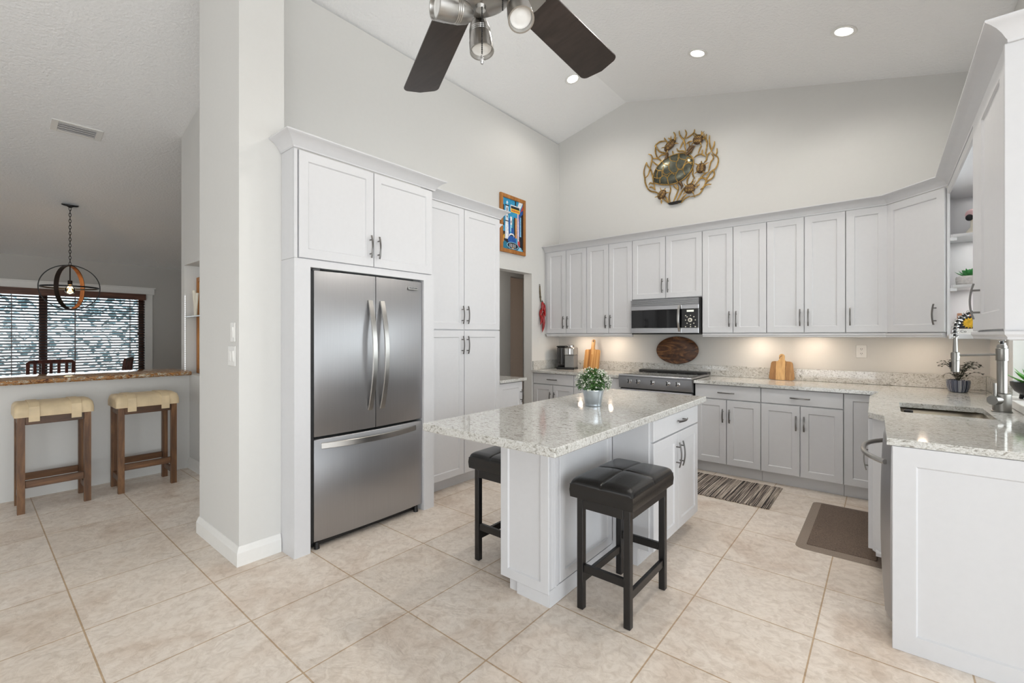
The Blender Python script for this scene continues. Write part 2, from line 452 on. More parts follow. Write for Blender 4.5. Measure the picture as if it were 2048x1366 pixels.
def add_handle(parent, F, x, z, L=0.155, vertical=True, y0=0.02, mat='dark_nickel'):
    b = MB(F); P = []
    for i in range(13):
        t = -1 + i / 6.0; y = y0 + 0.021 + 0.013 * (1 - t * t)
        P.append((x, y, z + t * L / 2) if vertical else (x + t * L / 2, y, z))
    b.sweep(P, (1, 0, 0) if vertical else (0, 0, 1), 0.0055, 0.0035)
    for t in (-0.62, 0.62):
        y = y0 + 0.021 + 0.013 * (1 - t * t)
        c = (x, z + t * L / 2) if vertical else (x + t * L / 2, z)
        b.cyl((c[0], y0 - 0.001, c[1]), (c[0], y, c[1]), 0.0045, seg=10)
    return b.build('handle', mat, parent)

def panel_door(parent, F, x0, x1, z0, z1, name='door', handle=None, flat=False, t=0.02, stile=0.058, mat='white', g=0.003, hl=0.155):
    """shaker door in frame F; handle = ('v', x, z) or ('h', x, z)"""
    x0 += g; x1 -= g; z0 += g; z1 -= g
    b = MB(F)
    def ring(i, y): return [(x0 + i, y, z0 + i), (x1 - i, y, z0 + i), (x1 - i, y, z1 - i), (x0 + i, y, z1 - i)]
    if flat: R = [ring(0, 0.0), ring(0, t - 0.002), ring(0.002, t)]
    else: R = [ring(0, 0.0), ring(0, t - 0.002), ring(0.002, t), ring(stile, t), ring(stile + 0.006, t - 0.008), ring(stile + 0.012, t - 0.008)]
    b.loops(R)
    d = b.build(name, mat, parent, smooth=20)
    if handle: add_handle(d, F, handle[1], handle[2], hl, handle[0] == 'v', t)
    return d

M['bush_leaf'] = plain('sunlit blue green foliage', (160, 184, 188), 0.6, var=0.5, nscale=3)

# ================================================================== the room
RX, RZ, SL = -2.506, 4.285, 0.244
def cz(x): return RZ - SL * abs(x - RX)
def xz(mb, poly, y0, y1):
    return mb.loops([[(x, y0, z) for x, z in poly], [(x, y1, z) for x, z in poly]])

b = MB(); b.box(-10.0, 4.4, -4.3, 7.2, -0.06, 0.0); struct('floor', b, 'tile')
b = MB(); xz(b, [(-10.0, cz(-10.0)), (RX, RZ), (4.4, cz(4.4)), (4.4, cz(4.4) + 0.1), (RX, RZ + 0.1), (-10.0, cz(-10.0) + 0.1)], -4.3, 5.42)
struct('ceiling', b, 'ceiling', 10)
b = MB(); xz(b, [(-3.64, 0), (0.8, 0), (0.8, cz(0.8)), (RX, RZ), (-3.64, cz(-3.64))], 5.28, 5.42); struct('wall_back', b, 'wall')
b = MB()
b.box(-3.64, -3.51, 1.29, 3.45, 0, cz(-3.6)); b.box(-3.64, -3.51, 4.65, 5.28, 0, cz(-3.6)); b.box(-3.64, -3.51, 3.45, 4.65, 2.155, cz(-3.6))
struct('wall_left', b, 'wall')
b = MB(); xz(b, [(-3.650, 0), (-2.946, 0), (-2.946, cz(-2.946)), (-3.650, cz(-3.650))], 1.03, 1.29); struct('wall_column', b, 'wall')
# wall between the hall side and the dining room, with a lit display niche
b = MB()
b.box(-5.8, -5.7, 1.47, 1.9, 0, 2.1); b.box(-5.7, -4.3, 1.47, 1.9, 0, 0.957); b.box(-4.3, -3.64, 1.47, 1.9, 0, 2.1)
xz(b, [(-5.8, 2.1), (-3.64, 2.1), (-3.64, cz(-3.64)), (-5.8, cz(-5.8))], 1.47, 1.9); b.box(-5.7, -4.3, 1.625, 1.9, 0.957, 2.1)
struct('wall_niche', b, 'wall')
b = MB(); b.box(-5.65, -5.53, -3.2, 1.47, 0, 0.955); struct('wall_half', b, 'wall')
b = MB(); b.box(-10.0, 4.4, -4.4, -4.3, 0, 4.4); struct('wall_rear', b, 'wall')
b = MB(); xz(b, [(0.806, 0), (4.4, 0), (4.4, cz(4.4)), (0.806, cz(0.806))], 2.5, 2.62); struct('wall_family', b, 'wall')
WY0, WY1, WZ0, WZ1 = -0.45, 1.94, 0.62, 2.05
b = MB()
b.box(-9.86, -9.7, -2.7, WY0, 0, cz(-9.7)); b.box(-9.86, -9.7, WY1, 3.3, 0, cz(-9.7)); b.box(-9.86, -9.7, WY0, WY1, 0, WZ0); b.box(-9.86, -9.7, WY0, WY1, WZ1, cz(-9.7))
struct('wall_dining_far', b, 'wall_dining')
b = MB(); xz(b, [(-9.7, 0), (-5.66, 0), (-5.66, cz(-5.66)), (-9.7, cz(-9.7))], 3.2, 3.3); struct('wall_dining_end', b, 'wall_dining')
b = MB(); xz(b, [(-9.7, 0), (-5.66, 0), (-5.66, cz(-5.66)), (-9.7, cz(-9.7))], -2.8, -2.7); struct('wall_dining_left', b, 'wall_dining')
b = MB(); xz(b, [(-5.8, 0), (-5.68, 0), (-5.68, cz(-5.68)), (-5.8, cz(-5.8))], 1.9, 3.2); struct('wall_dining_inner', b, 'wall_dining')
# right wall with the low window over the sink
RWX = 0.655; K0, K1, KZ0, KZ1 = 3.345, 4.42, 0.955, 2.36
b = MB()
for y0, y1, z0, z1 in ((2.5, K0, 0, 3.5), (K1, 5.28, 0, 3.5), (K0, K1, 0, KZ0), (K0, K1, KZ1, 3.5)): b.box(RWX, RWX + 0.15, y0, y1, z0, z1)
struct('wall_right', b, 'wall')
# hall behind the doorway
b = MB(); b.box(-4.6, -4.5, 3.2, 5.41, 0, 2.44); b.box(-4.6, -4.5, 5.85, 6.6, 0, 2.44); b.box(-4.6, -4.5, 5.41, 5.85, 2.28, 2.44); struct('wall_hall_left', b, 'wall')
b = MB(); b.box(-5.5, -5.4, 4.6, 7.1, 0, 2.44); struct('wall_hall_far', b, 'brown_wall')
b = MB(); b.box(-4.5, -3.64, 6.5, 6.6, 0, 2.44); struct('wall_hall_end', b, 'wall')
b = MB(); b.box(-4.5, -3.64, 3.2, 3.3, 0, 2.44); struct('wall_hall_near', b, 'wall')
b = MB(); b.box(-3.64, -3.52, 5.42, 6.6, 0, 2.44); struct('wall_hall_right', b, 'wall')
b = MB(); b.box(-5.5, -3.64, 3.2, 7.1, 2.44, 2.5); struct('ceiling_hall', b, 'ceiling')
b = MB(); b.box(-5.4, -4.6, 7.0, 7.1, 0, 2.44); b.box(-5.4, -4.6, 4.6, 4.7, 0, 2.44); struct('wall_hall_side', b, 'brown_wall')

BASE = [(0, 0), (0.016, 0), (0.016, 0.078), (0.012, 0.086), (0.009, 0.098), (0.004, 0.110), (0, 0.113)]
b = MB(); b.molding([(-3.650, 1.29), (-3.650, 1.03), (-2.946, 1.03), (-2.946, 1.268)], BASE, 0.0); struct('baseboard_column', b, 'trim', 20)
b = MB(); b.molding([(-5.53, 1.47), (-3.64, 1.47)], BASE, 0.0); struct('baseboard_niche', b, 'trim', 20)
b = MB(); b.molding([(-4.5, 5.40), (-4.5, 3.3)], BASE, 0.0); struct('baseboard_hall', b, 'trim', 20)

# dining window: casing, frame, panes
b = MB(); b.box(-9.70, -9.672, WY0 - 0.13, WY1 + 0.13, WZ1, WZ1 + 0.105, 0.004); b.box(-9.70, -9.664, WY0 - 0.145, WY1 + 0.145, WZ1 + 0.1, WZ1 + 0.12, 0.004)
b.box(-9.70, -9.676, WY1, WY1 + 0.105, 0.5, WZ1, 0.004); b.box(-9.70, -9.676, WY0 - 0.105, WY0, 0.5, WZ1, 0.004); b.box(-9.70, -9.64, WY0 - 0.13, WY1 + 0.13, WZ0 - 0.03, WZ0, 0.004)
struct('trim_1', b, 'trim')
w = thing('window_1', None, None, (-9.78, 0, 0)); w['kind'] = 'structure'
b = MB(); b.box(-9.83, -9.77, WY0, WY0 + 0.06, WZ0, WZ1); b.box(-9.83, -9.77, WY1 - 0.07, WY1, WZ0, WZ1); b.box(-9.83, -9.77, 0.70, 0.79, WZ0, WZ1)
b.box(-9.83, -9.77, WY0, WY1, WZ0, WZ0 + 0.05); b.box(-9.83, -9.77, WY0, WY1, WZ1 - 0.05, WZ1); b.build('window_frame', 'blind_wood', w)
for y0, y1 in ((WY0 + 0.06, 0.70), (0.79, WY1 - 0.07)):
    b = MB(); b.box(-9.803, -9.797, y0, y1, WZ0 + 0.05, WZ1 - 0.05); b.build('pane', 'pane', w)
# sink window: white sill, jamb liner, frame and pane
w = thing('window_2', None, None, (0.75, 3.7, 0.955)); w['kind'] = 'structure'
b = MB(); b.box(0.602, 0.83, K0, K1, 0.9155, KZ0 + 0.008, 0.003); b.build('window_sill', 'trim', w)
b = MB(); b.box(RWX - 0.003, 0.83, K1 - 0.012, K1 + 0.001, KZ0 + 0.008, KZ1); b.box(RWX - 0.003, 0.83, K0, K0 + 0.012, KZ0 + 0.008, KZ1); b.box(RWX - 0.003, 0.83, K0 + 0.012, K1 - 0.012, KZ1 - 0.012, KZ1); b.build('window_jamb', 'trim', w)
b = MB()
for y0, y1, z0, z1 in ((K0 + 0.012, K0 + 0.05, KZ0, KZ1 - 0.012), (K1 - 0.05, K1 - 0.012, KZ0, KZ1 - 0.012), (K0 + 0.05, K1 - 0.05, KZ0 + 0.008, KZ0 + 0.04), (K0 + 0.05, K1 - 0.05, KZ1 - 0.045, KZ1 - 0.012), (K0 + 0.05, K1 - 0.05, 1.64, 1.675)): b.box(0.79, 0.825, y0, y1, z0, z1)
b.build('window_frame', 'trim', w)
b = MB(); b.box(0.804, 0.810, K0 + 0.05, K1 - 0.05, KZ0 + 0.04, KZ1 - 0.045); b.build('pane', 'pane', w)
# greenery outside the dining window
b = MB()
rnd = random.Random(3)
for i in range(2300):
    y = rnd.uniform(-1.6, 4.6); top = 1.9 + 1.0 * abs(math.sin(y * 1.9 + 0.6)) * (0.6 + 0.4 * math.sin(y * 5.3))
    z = rnd.uniform(0.0, max(0.5, top)); x = -14.0 + rnd.uniform(-0.4, 0.4)
    b.leaf((x, y, z), (rnd.uniform(-1, 1), rnd.uniform(-1, 1), rnd.uniform(-0.4, 1)), rnd.uniform(0.12, 0.24), rnd.uniform(0.04, 0.08))
tag(b.build('garden_bush', 'bush_leaf', recalc=False, loc=(-13, 1.5, 0)), 'leafy green bushes outside, glimpsed between the dining window blinds', 'bush', kind='stuff')
b = MB(); b.box(-15.5, -10.0, -5, 8, -0.08, -0.02); tag(b.build('lawn', 'bush_leaf'), kind='structure')

# ------------------------------------------------------------------ recessed lights, hall fill, under cabinet light
def lamp(name, kind, loc, power, color, size=0.05, rot=(0, 0, 0), **kw):
    l = bpy.data.lights.new(name, kind); l.energy = power; l.color = color
    if kind == 'AREA': l.shape = 'DISK'; l.size = size; l.spread = kw.get('spread', PI)
    elif kind == 'SPOT': l.spot_size = kw.get('spot', 2.2); l.spot_blend = 0.6; l.shadow_soft_size = size
    else: l.shadow_soft_size = size
    o = bpy.data.objects.new(name, l); o.location = loc; o.rotation_euler = rot; COL.objects.link(o); return o
ANG = math.atan(SL)
def canned(x, y, label, power=22):
    z = cz(x); t = thing('recessed_light', label, 'ceiling light', (x, y, z), 'recessed lights in the vaulted ceiling')
    t.rotation_euler = (0, ANG if x > RX else -ANG, 0)
    b = MB(); b.lathe([(0.058, 0.0), (0.085, 0.0), (0.088, -0.004), (0.084, -0.008), (0.062, -0.006), (0.058, 0.0)], cap0=False, cap1=False); b.build('trim_ring', 'trim', t, local=True)
    b = MB(); b.lathe([(0.0005, -0.003), (0.06, -0.002)], cap1=False); b.build('lens', 'lamp', t, local=True)
    lamp('recessed_lamp', 'SPOT', (x, y, z - 0.03), power, (1.0, 0.95, 0.88), 0.06, spot=2.7)
canned(-2.70, 4.335, 'recessed ceiling light partly behind the tip of a fan blade')
canned(-1.353, 4.365, 'recessed ceiling light above the turtle wall sculpture')
canned(-0.246, 4.362, 'recessed ceiling light nearest the right hand cabinets')
canned(-1.353, 2.75, 'recessed ceiling light added over the island, out of view, to brighten the base cabinets', 46)  # added fixture out of view, lifts the dark base cabinet fronts
canned(-0.246, 2.75, 'recessed ceiling light added over the peninsula, out of view, to brighten the base cabinets', 46)  # second added fixture, same fill for the base cabinets
for x, y in ((-3.05, 5.08), (-2.62, 5.08), (-1.0, 5.08), (-0.52, 5.08), (0.24, 4.98)):
    lamp('under_cabinet_lamp', 'AREA', (x, y, 1.368), 1.3, (1.0, 0.80, 0.62), 0.06)
area('daylight_dining_window', (-10.05, 0.75, 1.35), (-6, 0.9, 2.6), 2.3, 1.4, 60, (0.93, 0.97, 1.0))
for z in (1.703, 2.073, 2.412): lamp('shelf_lamp', 'AREA', (0.52, 4.70, z), 0.55 if z < 2.2 else 0.2, (1, 0.97, 0.94), 0.05)
lamp('hall_fill', 'POINT', (-4.05, 4.4, 2.2), 3, (1.0, 0.9, 0.8), 0.1)  # unseen point light added to keep the hall from going dark
lamp('niche_lamp', 'POINT', (-5.0, 1.52, 2.03), 0.8, (0.9, 0.95, 1.0), 0.05)

# ================================================================== cabinets
BY = 4.695          # front of the base carcasses on the back wall (doors add 20 mm)
UY = 4.94           # front of the wall cabinet carcasses
FB = frame((0, BY, 0), (1, 0, 0), (0, -1, 0))
FU = frame((0, UY, 0), (1, 0, 0), (0, -1, 0))
GB = 'white base cabinets along the back wall'; GU = 'white wall cabinets along the back wall'

def base_cab(x0, x1, label, doors, drawer=True, toe=True, hinge='c'):
    t = thing('base_cabinet', label, 'cabinet', ((x0 + x1) / 2, BY + 0.29, 0), GB)
    b = MB(); b.box(x0 + 0.001, x1 - 0.001, BY, 5.278, 0.105, 0.883); b.build('body', 'white', t)
    b = MB(); b.box(x0 + 0.001, x1 - 0.001, BY + 0.055, BY + 0.075, 0.0, 0.105); b.build('toe_kick', 'white', t)
    zt = 0.738
    if drawer: panel_door(t, FB, x0, x1, 0.742, 0.878, 'drawer', ('h', (x0 + x1) / 2, 0.806), flat=True, hl=0.15 if x1 - x0 > 0.5 else 0.11)
    else: zt = 0.878
    n = doors; w = (x1 - x0) / n
    for i in range(n):
        a = x0 + i * w
        hx = a + w - 0.03 if (n == 2 and i == 0) else a + 0.03
        if n == 1: hx = x1 - 0.035 if hinge == 'r' else x0 + 0.035
        panel_door(t, FB, a, a + w, 0.112, zt, handle=('v', hx, 0.585 + (0.0 if drawer else 0.1)), hl=0.13)
    return t
base_cab(-3.505, -2.90, 'white base cabinet below the coffee maker, beside the doorway', 2)
base_cab(-2.90, -2.276, 'white base cabinet directly left of the range, behind the flowering plant', 2)
base_cab(-1.475, -0.884, 'white base cabinet directly right of the range', 2)
base_cab(-0.884, -0.267, 'wide white base cabinet below the light round-shouldered cutting board', 2)
t = thing('base_cabinet', 'white corner base cabinet with one tall door, half hidden behind the peninsula', 'cabinet', (0.1, 5.0, 0), GB)
b = MB(); b.box(-0.266, 0.648, BY, 5.278, 0.105, 0.883); b.build('body', 'white', t)
b = MB(); b.box(-0.266, 0.0, BY + 0.055, BY + 0.075, 0, 0.105); b.build('toe_kick', 'white', t)
panel_door(t, FB, -0.267, -0.02, 0.112, 0.878)

def wall_cab(x0, x1, z0, label, n=2, hinge='c'):
    t = thing('wall_cabinet', label, 'cabinet', ((x0 + x1) / 2, UY + 0.16, z0), GU)
    b = MB(); b.box(x0 + 0.001, x1 - 0.001, UY, 5.278, z0, 2.46); b.build('body', 'white', t)
    w = (x1 - x0) / n
    for i in range(n):
        a = x0 + i * w; hx = a + w - 0.032 if (n == 2 and i == 0) else a + 0.032
        panel_door(t, FU, a, a + w, z0 + 0.004, 2.456, handle=('v', hx, z0 + 0.145))
    return t
wall_cab(-3.466, -2.864, 1.381, 'tall white wall cabinet at the left end, next to the red chili string')
wall_cab(-2.864, -2.258, 1.381, 'tall white wall cabinet between the end cabinet and the microwave')
wall_cab(-2.258, -1.479, 1.765, 'short white wall cabinet directly above the microwave')
wall_cab(-1.479, -0.881, 1.381, 'tall white wall cabinet directly right of the microwave')
wall_cab(-0.881, -0.267, 1.381, 'tall white two door wall cabinet above the round-shouldered cutting board')
wall_cab(-0.267, 0.018, 1.381, 'narrow single door white wall cabinet above the wall outlet', 1)
b = MB(); b.box(-3.508, -3.467, UY + 0.005, 5.278, 1.381, 2.46); tag(b.build('filler_strip', 'white', loc=(-3.487, 5.1, 1.381)), 'white filler strip between left end wall cabinet and the side wall', 'filler')

# diagonal corner wall cabinet
A = Vector((0.022, 4.94)); Bp = Vector((0.362, 4.60)); dd = (Bp - A).normalized()
FD = frame((A.x, A.y, 0), (dd.x, dd.y, 0), (-math.sqrt(.5), -math.sqrt(.5), 0)); LD = (Bp - A).length
t = thing('corner_cabinet', 'white diagonal corner wall cabinet with one wide door', 'cabinet', (0.35, 5.0, 1.381))
b = MB(); b.prism([(0.020, 4.942), (0.350, 4.612), (0.350, 4.91), (0.652, 4.91), (0.652, 5.278), (0.020, 5.278)], 1.381, 2.46); b.build('body', 'white', t)
panel_door(t, FD, 0.0, LD - 0.012, 1.385, 2.456, handle=('v', LD - 0.075, 1.52))
# open shelves set into the side of the corner cabinet, facing the camera
t = thing('shelf_unit', 'open white shelves between the corner cabinet and the near right cabinet', 'shelf', (0.5, 4.75, 1.36))
SY0, SY1, SX0, SX1 = 4.585, 4.908, 0.364, 0.652
b = MB(); b.box(SX0, SX1, SY1 - 0.015, SY1, 1.385, 2.44); b.build('back_panel', 'white', t)
b = MB(); b.box(SX0 - 0.012, SX0 + 0.004, SY0 + 0.012, SY1 - 0.015, 1.36, 2.44); b.build('side_panel', 'white', t)
b = MB(); b.box(SX0, SX1, SY0, SY1 - 0.016, 1.352, 1.372, 0.002); b.box(SX0 - 0.004, SX1, SY0 - 0.012, SY0 + 0.006, 1.336, 1.374, 0.003); b.build('bottom_shelf', 'white', t)
b = MB(); b.box(SX0, SX1, 3.325, SY1 - 0.016, 2.42, 2.455); b.molding([(SX0 + 0.004, SY0 + 0.1), (SX0 + 0.004, 3.325)], [(0, 0), (0.010, 0.006), (0.014, 0.03), (0.014, 0.045), (0, 0.045)], 2.40); b.build('top_panel', 'white', t)
for z in (1.708, 2.078):
    b = MB(); b.box(SX0 + 0.006, SX1, SY0 + 0.012, SY1 - 0.016, z, z + 0.022, 0.002); b.molding([(SX0 + 0.018, SY0 + 0.013), (SX1, SY0 + 0.013)], [(0, -0.002), (0.006, 0.0), (0.012, 0.008), (0.016, 0.022), (0.004, 0.024), (0, 0.024)], z - 0.001)
    b.prism([(SX0 + 0.004, SY0 + 0.004), (SX0 + 0.04, SY0 + 0.012), (SX0 + 0.04, SY0 + 0.03), (SX0 + 0.004, SY0 + 0.03)], z - 0.022, z); b.build('shelf_board', 'white', t)
# right hand wall cabinet
RY0, RY1, RX0 = 2.49, 3.318, 0.368
FR = frame((RX0, RY1, 0), (0, -1, 0), (-1, 0, 0)); RL = RY1 - RY0
t = thing('wall_cabinet', 'tall white wall cabinet nearest the camera at the right edge of the picture', 'cabinet', (0.5, 2.9, 1.375))
b = MB(); b.box(RX0, 0.653, RY0 + 0.05, RY1, 1.381, 2.46); b.build('body', 'white', t)
b = MB(); b.box(RX0 - 0.022, 0.653, RY0, RY0 + 0.019, 1.375, 2.46, 0.002); b.build('end_panel', 'white', t)
panel_door(t, FR, 0.20, RL - 0.030, 1.385, 2.456, stile=0.075, handle=('v', 0.245, 1.525), hl=0.17)
b = MB(FR); b.box(0.0, 0.198, 0.0, 0.018, 1.385, 2.456, 0.002); b.build('filler_stile', 'white', t)

CROWN = [(0, 0), (0.008, 0), (0.010, 0.010), (0.015, 0.016), (0.026, 0.034), (0.042, 0.051), (0.060, 0.063), (0.073, 0.068), (0.076, 0.071), (0.076, 0.078), (0, 0.078)]
b = MB(); b.molding([(-3.505, UY), (0.012, UY), (RX0 - 0.006, 4.582), (RX0 - 0.006, RY0 - 0.002), (0.653, RY0 - 0.002)], [(o, h * 0.95) for o, h in CROWN], 2.459)
tag(b.build('crown_molding', 'white', smooth=25, loc=(-1.6, UY, 2.459)), 'long white crown molding over the back wall cabinets, turning onto the right wall', 'molding')
RAIL = [(-0.016, 0.0), (0.004, 0.0), (0.012, 0.004), (0.012, 0.012), (0.020, 0.022), (0.020, 0.034), (-0.016, 0.034)]
for pth, lab in (([(-3.47, UY), (-2.262, UY)], 'white light rail under the two wall cabinets left of the microwave'),
                 ([(-1.475, UY), (0.012, UY), (0.34, 4.612)], 'white light rail under the wall cabinets right of the microwave'),
                 ([(RX0 - 0.004, 3.33), (RX0 - 0.004, RY0 - 0.002), (0.653, RY0 - 0.002)], 'white light rail under the near right wall cabinet')):
    b = MB(); b.molding(pth, RAIL, 1.345); tag(b.build('light_rail', 'white', smooth=20, loc=(pth[0][0], pth[0][1], 1.345)), lab, 'molding', 'white light rails under wall cabinets')

# ------------------------------------------------------------------ refrigerator wall
FF = frame((-2.786, 1.272, 0), (0, 1, 0), (1, 0, 0))
t = thing('refrigerator_surround', 'white panels framing the stainless refrigerator, open at the front', 'panel', (-3.1, 1.82, 0))
b = MB(); b.box(-3.508, -2.767, 1.291, 1.373, 0, 1.836); b.box(-2.945, -2.767, 1.272, 1.291, 0, 1.836); b.build('side_panel', 'white', t)
b = MB(); b.box(-3.508, -2.767, 2.272, 2.374, 0, 1.836); b.build('side_panel', 'white', t)
b = MB(); b.box(-2.84, -2.767, 1.373, 2.272, 1.79, 1.836); b.build('header_panel', 'white', t)
t = thing('wall_cabinet', 'deep white two door cabinet above the refrigerator', 'cabinet', (-3.1, 1.82, 1.838))
b = MB(); b.box(-3.508, -2.786, 1.292, 2.372, 1.838, 2.51); b.box(-2.944, -2.786, 1.273, 1.292, 1.838, 2.51); b.box(-2.786, -2.770, 1.273, 1.294, 1.838, 2.51, 0.002); b.build('body', 'white', t)
panel_door(t, FF, 0.026, 0.555, 1.84, 2.506, handle=('v', 0.555 - 0.032, 1.978))
panel_door(t, FF, 0.555, 1.085, 1.84, 2.506, handle=('v', 0.555 + 0.032, 1.978))
FP = frame((-2.95, 2.374, 0), (0, 1, 0), (1, 0, 0))
t = thing('pantry_cabinet', 'tall white four door pantry cabinet right of the refrigerator', 'cabinet', (-3.2, 2.87, 0))
b = MB(); b.box(-3.508, -2.95, 2.375, 3.362, 0.105, 2.51); b.build('body', 'white', t)
b = MB(); b.box(-3.508, -3.02, 2.375, 3.362, 0, 0.105); b.build('toe_kick', 'white', t)
for z0, z1, hz in ((0.112, 1.408, 1.275), (1.412, 2.503, 1.545)):
    panel_door(t, FP, 0.0, 0.497, z0, z1, handle=('v', 0.497 - 0.032, hz), hl=0.16)
    panel_door(t, FP, 0.497, 0.986, z0, z1, handle=('v', 0.497 + 0.032, hz), hl=0.16)
b = MB(); b.molding([(-2.944, 1.273), (-2.768, 1.273), (-2.768, 2.373), (-2.93, 2.373)], CROWN, 2.509); tag(b.build('crown_molding', 'white', smooth=25, loc=(-2.85, 1.8, 2.509)), 'white crown molding over the cabinet above the refrigerator', 'molding')
b = MB(); b.molding([(-2.931, 2.376), (-2.931, 3.362), (-3.505, 3.362)], CROWN, 2.504); b.molding([(-2.955, 3.362), (-3.505, 3.362)], CROWN, 2.40, 0.95); tag(b.build('crown_molding', 'white', smooth=25, loc=(-2.95, 2.9, 2.504)), 'white crown molding over the tall pantry, in front of the framed painting', 'molding')
# base cabinet past the pantry
t = thing('base_cabinet', 'small white base cabinet past the pantry, in front of the doorway', 'cabinet', (-3.2, 3.58, 0))
b = MB(); b.box(-3.508, -2.97, 3.364, 3.745, 0.105, 0.883); b.build('body', 'white', t)
b = MB(); b.box(-3.508, -3.03, 3.364, 3.745, 0, 0.105); b.build('toe_kick', 'white', t)
F2 = frame((-2.97, 3.364, 0), (0, 1, 0), (1, 0, 0))
panel_door(t, F2, 0.0, 0.381, 0.112, 0.878, handle=('v', 0.345, 0.73), hl=0.13)
b = MB(); b.box(-3.508, -2.925, 3.364, 3.79, 0.884, 0.914, 0.003); tag(b.build('countertop', 'quartz', loc=(-3.2, 3.58, 0.884)), 'short grey quartz countertop past the pantry', 'countertop')

# ------------------------------------------------------------------ countertops on the back and right walls
def rrect(x0, x1, y0, y1, r, n=5):
    o = []
    for cx, cy, a0 in ((x1 - r, y0 + r, -PI / 2), (x1 - r, y1 - r, 0), (x0 + r, y1 - r, PI / 2), (x0 + r, y0 + r, PI)):
        o += [(cx + r * math.cos(a0 + PI / 2 * i / n), cy + r * math.sin(a0 + PI / 2 * i / n)) for i in range(n + 1)]
    return o
t = thing('countertop', 'grey quartz countertop left of the range, under the coffee maker', 'countertop', (-3.0, 4.95, 0.884))
b = MB(); b.box(-3.508, -2.275, 4.64, 5.278, 0.884, 0.914, 0.003); b.build('slab', 'quartz', t)
b = MB(); b.box(-3.488, -2.276, 5.258, 5.279, 0.915, 1.03, 0.002); b.box(-3.509, -3.489, 4.66, 5.279, 0.915, 1.03, 0.002); b.build('backsplash', 'quartz', t)
t = thing('countertop', 'long L shaped grey quartz countertop right of the range with an undermount sink opening', 'countertop', (-0.3, 4.9, 0.884))
b = MB(); b.prism([(-1.478, 4.642), (-0.032, 4.642), (-0.088, 4.25), (-0.076, 3.354), (-0.004, 3.257), (0.006, 2.575), (0.653, 2.575), (0.653, 5.278), (-1.478, 5.278)], 0.884, 0.914, [rrect(0.072, 0.462, 3.495, 3.985, 0.02)])
b.build('slab', 'quartz', t)
b = MB(); b.box(-1.478, 0.632, 5.258, 5.279, 0.915, 1.03, 0.002); b.box(-2.274, -1.478, 5.258, 5.279, 0.9, 1.03, 0.002); b.box(0.633, 0.654, 4.42, 5.279, 0.915, 1.03, 0.002); b.build('backsplash', 'quartz', t)

# peninsula: sink base, dishwasher, end panel
t = thing('sink_base_cabinet', 'white sink base cabinet between corner and dishwasher, its angled end facing the camera', 'cabinet', (0.3, 3.8, 0))
b = MB(); b.box(-0.056, -0.038, 3.372, 4.24, 0.11, 0.883); b.box(0.0, 0.64, 3.27, 3.288, 0.11, 0.883); b.box(-0.038, 0.64, 4.225, 4.243, 0.11, 0.883); b.box(-0.04, 0.64, 3.29, 4.225, 0.11, 0.128)
b.prism([(-0.056, 3.372), (0.0, 3.288), (0.02, 3.288), (-0.036, 3.372)], 0.11, 0.883); b.build('body', 'white', t)
b = MB(); b.box(0.03, 0.05, 3.30, 4.24, 0, 0.11); b.build('toe_kick', 'white', t)
FS = frame((-0.056, 4.24, 0), (0, -1, 0), (-1, 0, 0))
panel_door(t, FS, 0.0, 0.433, 0.112, 0.735, handle=('v', 0.37, 0.54), hl=0.17)
panel_door(t, FS, 0.433, 0.866, 0.112, 0.735)
panel_door(t, FS, 0.0, 0.866, 0.739, 0.878, 'drawer', flat=True)
t = thing('dishwasher', 'stainless dishwasher with a curved bar handle beside the end panel', 'dishwasher', (0.3, 2.93, 0))
b = MB(); b.box(0.035, 0.63, 2.605, 3.255, 0.10, 0.88); b.build('body', 'grey_plastic', t)
b = MB(); b.box(0.06, 0.62, 2.61, 3.25, 0.0, 0.10); b.build('toe_kick', 'black_plastic', t)
b = MB(); R = []
for i in range(13):
    z = 0.10 + 0.775 * i / 12; bow = 0.012 * math.sin(PI * i / 12) ** 0.7
    R.append([(0.034, 2.605, z), (0.022 - bow * 0.3, 2.605, z), (-0.0 - bow * 0.9, 2.70, z), (-0.006 - bow, 2.93, z), (0.0 - bow * 0.9, 3.15, z), (0.022 - bow * 0.3, 3.25, z), (0.034, 3.25, z)])
b.loops(R); dr = b.build('door', 'steel', t, smooth=60)
b = MB(); P = []
for i in range(21):
    s_ = -1 + i / 10; P.append((0.0 - 0.085 * (1 - abs(s_) ** 2.6), 2.93 + 0.275 * s_, 0.79))
b.tube(P, 0.0115, 12); b.build('handle', 'nickel', dr)
t = thing('end_panel', 'white shaker end panel of the peninsula at the right edge', 'panel', (0.34, 2.585, 0))
b = MB(); b.box(0.024, 0.653, 2.588, 2.602, 0, 0.883); b.build('panel_body', 'white', t)
panel_door(t, frame((0.024, 2.588, 0), (1, 0, 0), (0, -1, 0)), 0.0, 0.629, 0.0, 0.882, 'face_panel', t=0.014, stile=0.078, g=0.0)

